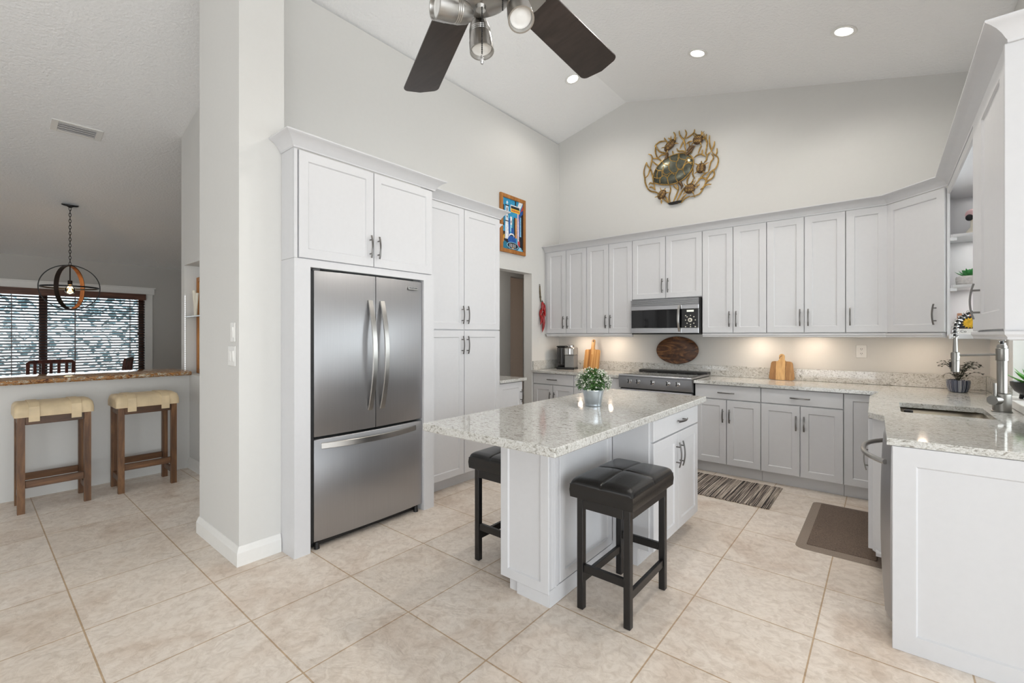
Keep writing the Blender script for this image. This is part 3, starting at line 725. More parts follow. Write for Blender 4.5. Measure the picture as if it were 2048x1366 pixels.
# sink and faucet
t = thing('sink', 'stainless undermount sink in the quartz countertop', 'sink', (0.267, 3.74, 0.70))
b = MB(); zz = ((0.066, 0.468, 3.489, 3.991, 0.883), (0.066, 0.468, 3.489, 3.991, 0.74), (0.075, 0.459, 3.50, 3.98, 0.70), (0.10, 0.43, 3.53, 3.95, 0.692))
b.loops([[(x, y, z) for x, y in rrect(x0, x1, y0, y1, 0.035)] for x0, x1, y0, y1, z in zz], cap0=False); o = b.build('basin', 'sink_steel', t, smooth=50)
md = o.modifiers.new('wall', 'SOLIDIFY'); md.thickness = 0.0025; md.offset = 1
b = MB(); b.lathe([(0.001, 0.695), (0.045, 0.695), (0.045, 0.693)], (0.267, 3.74, 0)); b.build('drain', 'chrome', t)
t = thing('soap_brush', 'small black brush caddy at the left corner inside the sink', 'brush', (0.10, 3.93, 0.70))
b = MB(); b.lathe([(0.026, 0.70), (0.03, 0.72), (0.028, 0.79), (0.016, 0.805), (0.012, 0.84), (0.024, 0.85), (0.024, 0.872), (0.01, 0.879)], (0.118, 3.93, 0), 16); b.build('caddy', 'black_plastic', t)
b = MB(); b.box(0.086, 0.150, 3.90, 3.96, 0.79, 0.808, 0.004); b.build('collar', 'black_plastic', t)

FX, FY = 0.528, 3.867
t = thing('faucet', 'tall brushed nickel spring neck faucet behind the sink', 'faucet', (FX, FY, 0.914))
b = MB(); b.lathe([(0.044, 0.9145), (0.044, 0.919), (0.040, 0.922), (0.0395, 1.02), (0.030, 1.024), (0.023, 1.026)], (FX, FY, 0), 28); b.build('base', 'faucet_steel', t)
b = MB(); b.lathe([(0.0225, 1.02), (0.0225, 1.30), (0.018, 1.31)], (FX, FY, 0), 24); b.lathe([(0.026, 1.215), (0.0268, 1.217), (0.0268, 1.285), (0.023, 1.288)], (FX, FY, 0), 24); b.build('riser', 'faucet_steel', t)
arc = [(FX, FY, 1.30), (FX, FY, 1.40)] + [(FX - 0.0985 + 0.0985 * math.cos(PI * i / 16), FY, 1.40 + 0.105 * math.sin(PI * i / 16)) for i in range(1, 17)] + [(FX - 0.197, FY, 1.345)]
arc = arc[:-1] + [(FX - 0.197, FY, 1.37), (FX - 0.196, FY, 1.345)]
b = MB(); b.tube(arc, 0.008, 12); b.build('hose', 'black_plastic', t)
# spring around the hose
def along(P, n):
    P = [Vector(p) for p in P]; L = [0]
    for a, c in zip(P, P[1:]): L.append(L[-1] + (c - a).length)
    o = []
    for i in range(n):
        d = L[-1] * i / (n - 1); k = max(j for j in range(len(L)) if L[j] <= d + 1e-9); k = min(k, len(P) - 2)
        o.append((P[k].lerp(P[k + 1], (d - L[k]) / (L[k + 1] - L[k])), (P[k + 1] - P[k]).normalized()))
    return o
sp = []
for i, (p, d) in enumerate(along(arc, 22 * 10)):
    a = Vector((0, 1, 0)); c = d.cross(a).normalized(); th = 2 * PI * i / 10
    sp.append(p + (a * math.cos(th) + c * math.sin(th)) * 0.0148)
b = MB(); b.tube(sp, 0.0034, 6); b.build('spring', 'chrome', t)
HX = FX - 0.196
b = MB(); b.lathe([(0.0095, 1.35), (0.012, 1.262), (0.019, 1.258), (0.0195, 1.212), (0.0195, 1.21), (0.018, 1.208), (0.0195, 1.206), (0.0185, 1.14), (0.012, 1.138)], (HX, FY, 0), 24); sh = b.build('spray_head', 'faucet_steel', t)
b = MB(); b.box(HX - 0.027, HX - 0.016, FY - 0.008, FY + 0.008, 1.165, 1.20, 0.004); b.build('spray_button', 'black_plastic', sh)
b = MB(); b.cyl((FX, FY, 1.252), (HX, FY, 1.240), 0.007, seg=12); b.lathe([(0.0215, 1.225), (0.0215, 1.255)], (HX, FY, 0), 24); b.build('docking_arm', 'faucet_steel', t)
dv = Vector((-0.62, -0.78, 0.0)).normalized(); c0 = Vector((FX, FY, 0.985))
b = MB(); b.cyl(c0 + dv * 0.02, c0 + dv * 0.075, 0.027, seg=24); b.cyl(c0 + dv * 0.055 + Vector((0, 0, 0.018)), c0 + dv * 0.055 + Vector((0, 0, 0.10)), 0.0075, seg=12); b.build('lever', 'faucet_steel', t)

# ================================================================== appliances
t = thing('refrigerator', 'stainless steel french door refrigerator with freezer drawer below', 'refrigerator', (-3.1, 1.83, 0))
b = MB(); b.box(-3.46, -2.852, 1.39, 2.264, 0.045, 1.772, 0.004); b.build('body', 'dark', t)
def fdoor(y0, y1, z0, z1, name):
    b = MB(); R = []; n = 14; c = (1.387 + 2.266) / 2
    def fx(y): return -2.768 - 0.018 * ((y - c) / 0.44) ** 2
    ys = [cl(y0, y1, i / n) for i in range(n + 1)]
    def ring(z, ins):
        P = [(-2.845, y0 + ins, z)] + [(fx(y) - ins * 1.0, min(max(y, y0 + ins), y1 - ins), z) for y in ys] + [(-2.845, y1 - ins, z)]
        return P
    b.loops([ring(z0, 0.006), ring(z0 + 0.002, 0.002), ring(z0 + 0.006, 0.0), ring(z1 - 0.006, 0.0), ring(z1 - 0.002, 0.002), ring(z1, 0.006)])
    return b.build(name, 'steel', t, smooth=40)
d1 = fdoor(1.404, 1.8395, 0.715, 1.778, 'door'); d2 = fdoor(1.8445, 2.265, 0.715, 1.778, 'door'); b = MB(); b.box(-2.85, -2.785, 1.377, 1.402, 0.05, 1.772); b.build('hinge_side_strip', 'dark', t)
d3 = fdoor(1.404, 2.265, 0.05, 0.700, 'freezer_drawer')
def arch(P0, P1, out, w, parent, n=20, rise=0.062, hw=0.018):
    P0 = Vector(P0); P1 = Vector(P1); out = Vector(out); pts = []
    for i in range(n + 1):
        s_ = i / n; pts.append(P0.lerp(P1, s_) + out * (0.004 + rise * (1 - (2 * s_ - 1) ** 2)))
    b = MB(); b.sweep(pts, w, hw, 0.0065); return b.build('handle', 'nickel', parent)
arch((-2.768, 1.795, 0.845), (-2.768, 1.795, 1.605), (1, 0, 0), (0, 1, 0), d1)
arch((-2.768, 1.892, 0.845), (-2.768, 1.892, 1.605), (1, 0, 0), (0, 1, 0), d2)
arch((-2.784, 1.45, 0.655), (-2.784, 2.20, 0.655), (1, 0, 0), (0, 0, 1), d3, rise=0.066, hw=0.019)
b = MB(); b.box(-2.772, -2.7665, 2.125, 2.215, 1.708, 1.732, 0.002); bd = b.build('badge', 'nickel', d2)
def text_mesh(name, txt, size, F, mat, parent, extrude=0.0006):
    cu = bpy.data.curves.new(name, 'FONT'); cu.body = txt; cu.size = size; cu.align_x = 'CENTER'; cu.align_y = 'CENTER'; cu.extrude = extrude
    tmp = bpy.data.objects.new('tmp', cu); COL.objects.link(tmp)
    bpy.context.view_layer.update()
    me = bpy.data.meshes.new_from_object(tmp.evaluated_get(bpy.context.evaluated_depsgraph_get()))
    bpy.data.objects.remove(tmp); bpy.data.curves.remove(cu)
    off = OFF.get(parent.name, Vector())
    me.transform(F); me.transform(Matrix.Translation(-off)); me.materials.clear(); me.materials.append(M[mat])
    o = bpy.data.objects.new(name, me); COL.objects.link(o); o.parent = parent; OFF[o.name] = off.copy(); return o
def tframe(o, u, n):
    u = Vector(u).normalized(); n = Vector(n).normalized(); m = Matrix((u, n.cross(u), n)).transposed().to_4x4(); m.translation = Vector(o); return m
text_mesh('lettering', 'FRIGIDAIRE', 0.0155, tframe((-2.766, 2.170, 1.720), (0, 1, 0), (1, 0, 0)), 'ink', d2)
b = MB(); b.box(-2.86, -2.82, 1.40, 2.25, 0.012, 0.045); b.build('kick_grille', 'black_plastic', t)
for y in (1.43, 2.22):
    b = MB(); b.cyl((-2.80, y, 0.0), (-2.80, y, 0.045), 0.018, 0.014, 14); b.build('foot', 'black_plastic', t)
for y in (1.43, 2.22):
    b = MB(); b.box(-2.87, -2.80, y - 0.025, y + 0.025, 1.772, 1.788, 0.004); b.build('hinge_cover', 'grey_plastic', t)

# range
RX_0, RX_1 = -2.272, -1.482
t = thing('range', 'stainless slide in range with five front knobs and black glass cooktop', 'range', (-1.88, 4.95, 0))
b = MB(); b.box(RX_0 + 0.004, RX_1 - 0.004, 4.66, 5.25, 0.03, 0.905); b.build('body', 'dark', t)
b = MB(); b.box(RX_0, RX_1, 4.60, 5.19, 0.916, 0.936, 0.004); b.build('cooktop_frame', 'steel_h', t)
b = MB(); b.box(RX_0 + 0.03, RX_1 - 0.03, 4.655, 5.15, 0.936, 0.9385); ct = b.build('cooktop', 'black_glass', t)
b = MB()
for cx, cy, r in ((-2.09, 4.79, 0.10), (-1.67, 4.79, 0.085), (-2.09, 5.03, 0.075), (-1.67, 5.03, 0.10), (-1.88, 4.92, 0.06)):
    b.lathe([(r, 0.9387), (r + 0.003, 0.9389), (r + 0.006, 0.9387)], (cx, cy, 0), 40, False, False)
b.build('burner_ring', 'grey_plastic', ct)
b = MB(); b.loops([[(x, 5.12, 0.937), (x, 5.13, 0.955), (x, 5.20, 0.96), (x, 5.245, 0.958), (x, 5.25, 0.93)] for x in (RX_0 + 0.006, RX_1 - 0.006)]); b.build('rear_vent', 'black_plastic', t)
b = MB(); b.loops([[(x, 4.66, 0.785), (x, 4.612, 0.79), (x, 4.598, 0.908), (x, 4.60, 0.915), (x, 4.66, 0.915)] for x in (RX_0, RX_1)]); cp = b.build('control_panel', 'steel_dark', t)
for x in (-2.142, -2.045, -1.885, -1.722, -1.623):
    b = MB(); b.lathe([(0.024, 0), (0.024, 0.006), (0.020, 0.008), (0.018, 0.03), (0.015, 0.033)], (x, 4.606, 0.866), 22, axis=(0, -1, 0.11)); b.build('knob', 'chrome', t)
    kb = MB(); kb.box(x - 0.0045, x + 0.0045, 4.558, 4.577, 0.846, 0.890, 0.002); kb.build('knob_grip', 'black_plastic', COL.objects[-1] if False else bpy.data.objects[t.children[-1].name])
b = MB(); b.box(RX_0 + 0.006, RX_1 - 0.006, 4.625, 4.66, 0.13, 0.778, 0.004); od = b.build('oven_door', 'steel_h', t)
b = MB(); b.box(RX_0 + 0.10, RX_1 - 0.10, 4.6235, 4.626, 0.24, 0.66); b.build('oven_window', 'black_glass', od)
b = MB(); b.cyl((RX_0 + 0.05, 4.575, 0.735), (RX_1 - 0.05, 4.575, 0.735), 0.012, seg=16)
for x in (RX_0 + 0.08, RX_1 - 0.08): b.cyl((x, 4.63, 0.735), (x, 4.575, 0.735), 0.009, seg=12)
b.build('handle', 'nickel', od)
b = MB(); b.box(RX_0 + 0.006, RX_1 - 0.006, 4.64, 4.66, 0.04, 0.122, 0.003); b.build('lower_drawer', 'steel_h', t)

# microwave
MX0, MX1, MY = -2.252, -1.484, 4.862
t = thing('microwave', 'stainless over the range microwave with black control panel', 'microwave', (-1.87, 5.05, 1.372))
b = MB(); b.box(MX0 + 0.004, MX1 - 0.002, MY + 0.03, 5.27, 1.372, 1.762); b.build('body', 'dark', t)
b = MB(); 
for i in range(7): b.box(MX0, MX1 - 0.012, MY, MY + 0.03, 1.692 + i * 0.0098, 1.6982 + i * 0.0098)
b.build('vent_grille', 'steel_h', t)
XS = -1.672
b = MB(); b.box(MX0, XS, MY, MY + 0.03, 1.642, 1.69, 0.003); b.box(MX0, XS, MY, MY + 0.03, 1.385, 1.442, 0.003); b.box(MX0, MX0 + 0.012, MY, MY + 0.03, 1.442, 1.642); md_ = b.build('door', 'steel_h', t)
b = MB(); b.box(MX0 + 0.012, XS, MY + 0.002, MY + 0.03, 1.442, 1.642); b.build('door_window', 'black_glass', md_)
b = MB(); P = [(XS - 0.022, MY - 0.006 - 0.04 * math.sin(PI * i / 14) ** 0.8, cl(1.405, 1.685, i / 14)) for i in range(15)]; b.sweep(P, (1, 0, 0), 0.011, 0.006); b.build('handle', 'nickel', md_)
b = MB(); b.box(XS, MX1 - 0.012, MY, MY + 0.03, 1.642, 1.69, 0.003); b.box(XS, MX1 - 0.012, MY, MY + 0.03, 1.385, 1.442, 0.003); b.box(MX1 - 0.016, MX1 - 0.012, MY, MY + 0.03, 1.442, 1.642); b.build('control_frame', 'steel_h', t)
b = MB(); b.box(XS, MX1 - 0.016, MY + 0.001, MY + 0.03, 1.442, 1.642); cp = b.build('control_panel', 'black_plastic', t)
CX = (XS + MX1 - 0.016) / 2 + 0.004
b = MB(); b.box(CX - 0.036, CX + 0.036, MY - 0.0005, MY + 0.003, 1.61, 1.63); b.build('display', 'display', cp)
b = MB(); b.lathe([(0.022, 0), (0.022, 0.008), (0.019, 0.012), (0.013, 0.0125)], (CX, MY + 0.001, 1.523), 28, axis=(0, -1, 0)); b.build('dial', 'cream', cp)
b = MB(); b.lathe([(0.012, 0.0), (0.0115, 0.0142)], (CX, MY + 0.001, 1.523), 24, axis=(0, -1, 0)); b.build('dial_cap', 'grey_plastic', cp)
for dx, dz in ((-0.047, 0.047), (-0.033, 0.034), (0.003, 0.047), (0.037, 0.034), (-0.048, 0), (0.052, 0), (-0.033, -0.034), (0.037, -0.034), (0.003, -0.047), (-0.048, -0.07), (0.003, -0.07), (0.052, -0.07)):
    b = MB(); b.lathe([(0.0062, 0), (0.0055, 0.003), (0.002, 0.0035)], (CX + dx, MY + 0.001, 1.523 + dz), 14, axis=(0, -1, 0)); b.build('button', 'cream', cp)

# ------------------------------------------------------------------ island
t = thing('kitchen_island', 'white kitchen island cabinet with a drawer, two doors and a panelled end', 'island', (-1.4, 2.6, 0))
b = MB(); b.box(-1.56, -1.302, 1.872, 2.53, 0.0, 0.873); b.box(-1.79, -1.05, 2.53, 3.34, 0.105, 0.873); b.build('body', 'white', t)
b = MB(); b.box(-1.50, -1.300, 1.857, 1.872, 0.0, 0.062); b.box(-1.302, -1.2895, 1.858, 2.53, 0.0, 0.085); b.box(-1.72, -1.125, 2.56, 3.27, 0, 0.105); b.box(-1.302, -1.127, 2.53, 2.56, 0, 0.105); b.build('toe_kick', 'white', t)
panel_door(t, frame((-1.612, 1.870, 0), (1, 0, 0), (0, -1, 0)), 0.0, 0.322, 0.062, 0.873, 'end_panel', t=0.02, stile=0.05)
b = MB()
b.box(-1.302, -1.291, 1.872, 1.905, 0.085, 0.873, 0.001); b.box(-1.302, -1.286, 1.905, 1.915, 0.085, 0.873); b.box(-1.302, -1.294, 1.915, 1.945, 0.085, 0.873); b.build('corner_post', 'white', t)
panel_door(t, frame((-1.302, 1.945, 0), (0, 1, 0), (1, 0, 0)), 0.0, 0.583, 0.085, 0.872, 'side_panel', t=0.012, stile=0.05)
panel_door(t, frame((-1.302, 2.53, 0), (1, 0, 0), (0, -1, 0)), 0.012, 0.25, 0.105, 0.872, 'side_panel', t=0.006, flat=True)
FI = frame((-1.05, 2.53, 0), (0, 1, 0), (1, 0, 0))
panel_door(t, FI, 0.0, 0.80, 0.742, 0.868, 'drawer', ('h', 0.44, 0.812), flat=True, hl=0.15)
panel_door(t, FI, 0.0, 0.40, 0.105, 0.738, handle=('v', 0.40 - 0.032, 0.60), hl=0.16)
panel_door(t, FI, 0.40, 0.80, 0.105, 0.738, handle=('v', 0.40 + 0.032, 0.60), hl=0.16)
b = MB(); b.box(-1.828, -1.010, 1.492, 3.46, 0.874, 0.914, 0.004); tag(b.build('island_countertop', 'quartz', loc=(-1.42, 2.48, 0.874)), 'grey veined quartz island top overhanging the two black stools', 'countertop')

# topiary in a zinc pot
t = thing('potted_plant', 'round white flowered plant in a small zinc bucket on the island', 'plant', (-1.435, 2.55, 0.915))
PC = (-1.435, 2.55)
b = MB(); b.lathe([(0.001, 0.9155), (0.050, 0.9155), (0.0515, 0.922), (0.0505, 0.927), (0.053, 0.934), (0.066, 1.012), (0.0695, 1.014), (0.0695, 1.018), (0.066, 1.018), (0.062, 1.005), (0.001, 1.0)], PC + (0,), 36); b.build('pot', 'zinc', t)
rnd = random.Random(11); b = MB()
def on_dome():
    while True:
        d = Vector((rnd.gauss(0, 1), rnd.gauss(0, 1), rnd.gauss(0, 1))).normalized()
        if d.z > -0.45: return d
C0 = Vector((PC[0], PC[1], 1.062))
for i in range(1500):
    d = on_dome(); r = 0.108 * rnd.uniform(0.45, 1.0); p = C0 + Vector((d.x * r, d.y * r, d.z * r * 0.78))
    b.leaf(p, d + Vector((rnd.gauss(0, .5), rnd.gauss(0, .5), rnd.gauss(0, .5))), rnd.uniform(0.014, 0.024), rnd.uniform(0.003, 0.006))
for i in range(40):
    d = on_dome(); b.tube([C0 - Vector((0, 0, 0.06)), C0 + d * 0.09], 0.0012, 4)
b.build('foliage', 'leaf', t, smooth=0, recalc=False)
b = MB()
for i in range(210):
    d = on_dome(); p = C0 + Vector((d.x, d.y, d.z * 0.8)) * 0.110 * rnd.uniform(0.9, 1.06)
    for k in range(4):
        e = (d + Vector((rnd.gauss(0, .7), rnd.gauss(0, .7), rnd.gauss(0, .7)))).normalized(); b.leaf(p, e, 0.0115, 0.0048)
tag(b.build('blossom_cluster', 'blossom', t, smooth=0, recalc=False), 'tiny white blossoms')

# ------------------------------------------------------------------ black counter stools
def cushion(b, x0, x1, y0, y1, z0, z1, seam=0.005, nx=52, ny=72, crown=0.014):
    def top(i, j):
        u = i / nx; v = j / ny; x = cl(x0, x1, u); y = cl(y0, y1, v)
        e = min(1.0, min(u, 1 - u) * 9); g = min(1.0, min(v, 1 - v) * 11)
        h = z1 - 0.016 * (1 - math.sqrt(max(0, 1 - (1 - e) ** 2))) - 0.016 * (1 - math.sqrt(max(0, 1 - (1 - g) ** 2))) + crown * math.sin(PI * u) * math.sin(PI * v)
        su = abs(u - 0.5) * (x1 - x0); sv = abs(v - 0.5) * (y1 - y0)
        h -= seam * (math.exp(-(su / 0.0045) ** 2) + math.exp(-(sv / 0.0045) ** 2)) + 0.5 * seam * (math.exp(-(su / 0.03) ** 2) + math.exp(-(sv / 0.03) ** 2))
        return (x, y, h)
    G = [[b.v(top(i, j)) for j in range(ny + 1)] for i in range(nx + 1)]
    for i in range(nx):
        for j in range(ny): b.f([G[i][j], G[i + 1][j], G[i + 1][j + 1], G[i][j + 1]])
    loop = [(i, 0) for i in range(nx)] + [(nx, j) for j in range(ny)] + [(i, ny) for i in range(nx, 0, -1)] + [(0, j) for j in range(ny, 0, -1)]
    prev = [G[i][j] for i, j in loop]; cx, cy = (x0 + x1) / 2, (y0 + y1) / 2
    for off, z in ((0.004, cl(z0, z1, 0.68)), (0.0025, cl(z0, z1, 0.64)), (0.005, cl(z0, z1, 0.4)), (0.002, z0 + 0.004), (-0.012, z0)):
        cur = []
        for i, j in loop:
            x, y, _ = top(i, j); dx = (-off if i == 0 else off if i == nx else 0); dy = (-off if j == 0 else off if j == ny else 0)
            cur.append(b.v(x + dx, y + dy, z))
        for k in range(len(loop)): b.f([prev[k], prev[(k + 1) % len(loop)], cur[(k + 1) % len(loop)], cur[k]])
        prev = cur
    b.f(prev)
GS = 'black leather counter stools at the island'
st = thing('counter_stool', 'black leather square topped stool in front of the island cabinet doors', 'stool', (-1.047, 2.177, 0), GS)
sx, sy = 0.142, 0.229
b = MB(); cushion(b, -sx - 0.022, sx + 0.022, -sy - 0.022, sy + 0.022, 0.556, 0.655); b.build('seat', 'black_leather', st, local=True, smooth=60)
b = MB()
for s_ in (-1, 1): b.box(-sx + 0.034, sx - 0.034, s_ * (sy - 0.008) - 0.009, s_ * (sy - 0.008) + 0.009, 0.505, 0.555, 0.002); b.box(s_ * (sx - 0.008) - 0.009, s_ * (sx - 0.008) + 0.009, -sy + 0.034, sy - 0.034, 0.505, 0.555, 0.002)
b.build('apron', 'black_wood', st, local=True)
for i, j in product((-1, 1), repeat=2):
    b = MB(); x, y = i * (sx - 0.017), j * (sy - 0.017); b.box(x - 0.017, x + 0.017, y - 0.017, y + 0.017, 0.0, 0.556, 0.003); b.build('leg', 'black_wood', st, local=True)
for s_, z in ((-1, 0.205), (1, 0.225)):
    b = MB(); b.box(-sx + 0.034, sx - 0.034, s_ * (sy - 0.017) - 0.010, s_ * (sy - 0.017) + 0.010, z - 0.02, z + 0.02, 0.002); b.build('stretcher', 'black_wood', st, local=True)
for s_ in (-1, 1):
    b = MB(); b.box(s_ * (sx - 0.017) - 0.010, s_ * (sx - 0.017) + 0.010, -sy + 0.034, sy - 0.034, 0.125, 0.165, 0.002); b.build('stretcher', 'black_wood', st, local=True)
s2 = copy_tree(st); s2.location = (-1.782, 2.20, 0); s2['label'] = 'black leather stool half hidden behind the island end panel, on the refrigerator side'

# ------------------------------------------------------------------ wooden stools at the half wall
GW = 'wooden stools with tan leather seats at the half wall'
ws = thing('wooden_stool', 'brown wooden stool with tan leather seat, the left one at the half wall', 'stool', (-5.225, 0.455, 0), GW)
hx, hy = 0.168, 0.207
b = MB(); n = 40; R = []
for j in range(n + 1):
    y = -(hy + 0.017) * math.cos(PI * j / n); e = abs(y) / (hy + 0.017); rr_ = math.sqrt(max(0, 1 - max(0, (e - 0.86) / 0.14) ** 2)); zt = 0.803 + 0.037 * rr_; ex = hx - 0.004 + 0.016 * rr_
    R.append([(-ex, y, 0.735), (-ex - 0.004, y, 0.77), (-ex, y, zt - 0.03), (-ex + 0.035, y, zt - 0.006), (0, y, zt), (ex - 0.035, y, zt - 0.006), (ex, y, zt - 0.03), (ex + 0.004, y, 0.77), (ex, y, 0.735)])
b.loops(R); sd = b.build('seat', 'tan_leather', ws, local=True, smooth=60)
for y in (-0.118, 0.118):
    b = MB(); ex = hx + 0.0175; P = [(-ex, y, 0.70), (-ex - 0.003, y, 0.77), (-ex + 0.004, y, 0.811), (-ex + 0.037, y, 0.8365), (0, y, 0.843), (ex - 0.037, y, 0.8365), (ex - 0.004, y, 0.811), (ex + 0.003, y, 0.77), (ex, y, 0.70)]
    b.sweep(P, (0, 1, 0), 0.030, 0.003); b.build('strap', 'tan_leather', sd, local=True)
for i, j in product((-1, 1), repeat=2):
    b = MB(); x, y = i * (hx - 0.021), j * (hy - 0.021); b.loops([[(x + i * a - 0.021, y + j * c - 0.021, z), (x + i * a + 0.021, y + j * c - 0.021, z), (x + i * a + 0.021, y + j * c + 0.021, z), (x + i * a - 0.021, y + j * c + 0.021, z)] for z, a, c in ((0, 0, 0), (0.734, 0, 0))]); b.build('leg', 'stool_wood_z', ws, local=True)
for s_ in (-1, 1):
    b = MB(); b.box(s_ * (hx - 0.016) - 0.011, s_ * (hx - 0.016) + 0.011, -hy + 0.042, hy - 0.042, 0.675, 0.734, 0.003); b.build('apron', 'stool_wood_y', ws, local=True)
    b = MB(); b.box(-hx + 0.042, hx - 0.042, s_ * (hy - 0.016) - 0.011, s_ * (hy - 0.016) + 0.011, 0.675, 0.734, 0.003); b.build('apron', 'stool_wood_y', ws, local=True)
    b = MB(); b.box(s_ * (hx - 0.02) - 0.014, s_ * (hx - 0.02) + 0.014, -hy + 0.042, hy - 0.042, 0.19, 0.245, 0.003); b.build('stretcher', 'stool_wood_y', ws, local=True)
    b = MB(); b.box(-hx + 0.042, hx - 0.042, s_ * (hy - 0.02) - 0.012, s_ * (hy - 0.02) + 0.012, 0.09, 0.14, 0.003); b.build('stretcher', 'stool_wood_y', ws, local=True)
w2 = copy_tree(ws); w2.location = (-5.225, 1.04, 0); w2['label'] = 'brown wooden stool with tan leather seat, beside the wall column'

# half wall granite top
b = MB(); R = []; rnd = random.Random(5)
ys = [cl(-3.2, 1.468, i / 60) for i in range(61)]
for y in ys:
    e = 0.008 * math.sin(y * 9) + 0.006 * math.sin(y * 23 + 1) + rnd.uniform(-0.004, 0.004)
    R.append([(-6.12, y, 0.957), (-5.46 + e, y, 0.957), (-5.448 + e, y, 0.972), (-5.456 + e, y, 0.990), (-5.47 + e, y, 0.997), (-6.11, y, 0.997)])
b.loops(R); tag(b.build('bar_countertop', 'granite', loc=(-5.75, 0, 0.957)), 'polished brown and cream granite slab on the half wall behind the wooden stools', 'countertop')

# ------------------------------------------------------------------ rug and mat
b = MB(); n = 60
for k in range(1):
    R = []
    for i in range(n + 1):
        x = cl(-2.05, -0.70, i / n); w_ = 0.006 * math.sin(i * 1.7)
        R.append([(x, 3.995 + w_, 0.0005), (x, 3.995 + w_, 0.007), (x, 4.31, 0.008), (x, 4.62 - w_, 0.007), (x, 4.62 - w_, 0.0005)])
    b.loops(R)
tag(b.build('striped_rug', 'rug', loc=(-1.4, 4.3, 0)), 'black, white and grey striped woven runner in front of the back wall cabinets', 'rug')
t = thing('floor_mat', 'brown rectangular mat with a lighter rounded border on the floor by the sink', 'mat', (-0.2, 3.92, 0))
b = MB(); b.loops([[(x, y, z) for x, y in rrect(-0.452 + i, 0.025 - i, 3.405 + i, 4.43 - i, 0.05)] for i, z in ((0, 0.0005), (0.001, 0.002), (0.065, 0.014))]); b.build('border', 'mat_edge', t)
b = MB(); b.loops([[(x, y, z) for x, y in rrect(-0.392 + i, -0.035 - i, 3.465 + i, 4.37 - i, 0.012)] for i, z in ((0, 0.0125), (0.0, 0.0155), (0.003, 0.017))]); b.build('center', 'mat_top', t)

# ================================================================== things on the back counter
def board(name, label, poly, th, mats, x, y, z, lean, hole=None):
    """upright board leaning on the wall; poly in (x, z)"""
    t = thing(name, label, 'cutting board', (x, y, z), 'cutting boards leaning on the back wall'); t.rotation_euler = (lean, 0, 0); return t
t = board('cutting_board', 'acacia paddle cutting board with a round ended handle, left of the range', None, 0.02, None, -2.93, 5.155, 0.9155, -0.20)
def paddle(w0, w1, hb, hw, hh, r):
    P = []
    P += [(-w0 + r, 0), (w0 - r, 0), (w0 - r * .3, r * .3), (w0, r)]
    P += [(w1, hb - r), (w1 - r * .3, hb - r * .3), (w1 - r, hb)]
    P += [(hw + 0.012, hb + 0.002), (hw, hb + 0.018)]
    P += [(hw, hb + hh - hw)] + [(hw * math.cos(a), hb + hh - hw + hw * math.sin(a)) for a in [PI * i / 10 for i in range(1, 10)]] + [(-hw, hb + hh - hw)]
    P += [(-hw, hb + 0.018), (-hw - 0.012, hb + 0.002)]
    P += [(-w1 + r, hb), (-w1 + r * .3, hb - r * .3), (-w1, hb - r), (-w0, r), (-w0 + r * .3, r * .3)]
    return P
P = paddle(0.112, 0.108, 0.262, 0.023, 0.135, 0.014)
b = MB(); b.loops([[(x * k, -y, z * 1.0 + (0.131 - z) * (1 - k)) for x, z in P] for k, y in ((0.985, 0.0), (1, 0.002), (1, 0.016), (0.985, 0.018))]); b.build('board', 'acacia', t, local=True)
b = MB(); b.lathe([(0.0075, -0.0005), (0.010, 0.0)], (0, -0.0183, 0.372), 18, axis=(0, -1, 0)); b.build('hanging_hole', 'dark', t, local=True)
b = MB(); b.sweep([(0.0, -0.0195, z) for z in (0.20, 0.25, 0.30, 0.36)], (1, 0, 0), 0.010, 0.0018); b.build('handle_inlay', 'teak_light', t, local=True)
t = board('cutting_board', 'round-shouldered cutting board of pale and brown staves, right of the range', None, 0.02, None, -0.795, 5.19, 0.9155, -0.11)
def stave(P, xa, xb):
    """clip an xz polygon between two x values"""
    def clip(P, f, inter):
        o = []
        for i in range(len(P)):
            a, c = P[i - 1], P[i]
            if f(c):
                if not f(a): o.append(inter(a, c))
                o.append(c)
            elif f(a): o.append(inter(a, c))
        return o
    ix = lambda X: (lambda a, c: (X, a[1] + (c[1] - a[1]) * (X - a[0]) / (c[0] - a[0])))
    P = clip(P, lambda p: p[0] >= xa, ix(xa)); return clip(P, lambda p: p[0] <= xb, ix(xb))
P = paddle(0.112, 0.094, 0.185, 0.0235, 0.075, 0.022)
for xa, xb, m, nm in ((-0.2, -0.05, 'teak_dark', 'stave'), (-0.0498, 0.0298, 'teak_light', 'stave'), (0.030, 0.2, 'teak_dark', 'stave')):
    Q = stave(P, xa, xb); b = MB(); b.loops([[(x, -y, z) for x, z in Q] for y in (0, 0.018)]); b.build(nm, m, t, local=True)
b = MB(); b.tube([(0.004, -0.0195, 0.243), (-0.004, -0.0225, 0.238), (-0.014, -0.0235, 0.230), (-0.019, -0.0225, 0.222), (-0.020, -0.021, 0.210)], 0.0022, 6); b.build('cord', 'ink', t, local=True)
t = board('oval_board', 'dark figured walnut oval board leaning behind the range', None, 0.02, None, -1.855, 5.235, 1.031, -0.10)
t['category'] = 'cutting board'
OV = [(0.242 * math.cos(a), 0.158 + 0.158 * math.sin(a)) for a in [2 * PI * i / 56 for i in range(56)]]
b = MB(); b.loops([[(x * k, -y, 0.158 + (z - 0.158) * k) for x, z in OV] for k, y in ((0.975, 0), (1, 0.003), (1, 0.015), (0.975, 0.018))]); b.build('board', 'walnut', t, local=True)

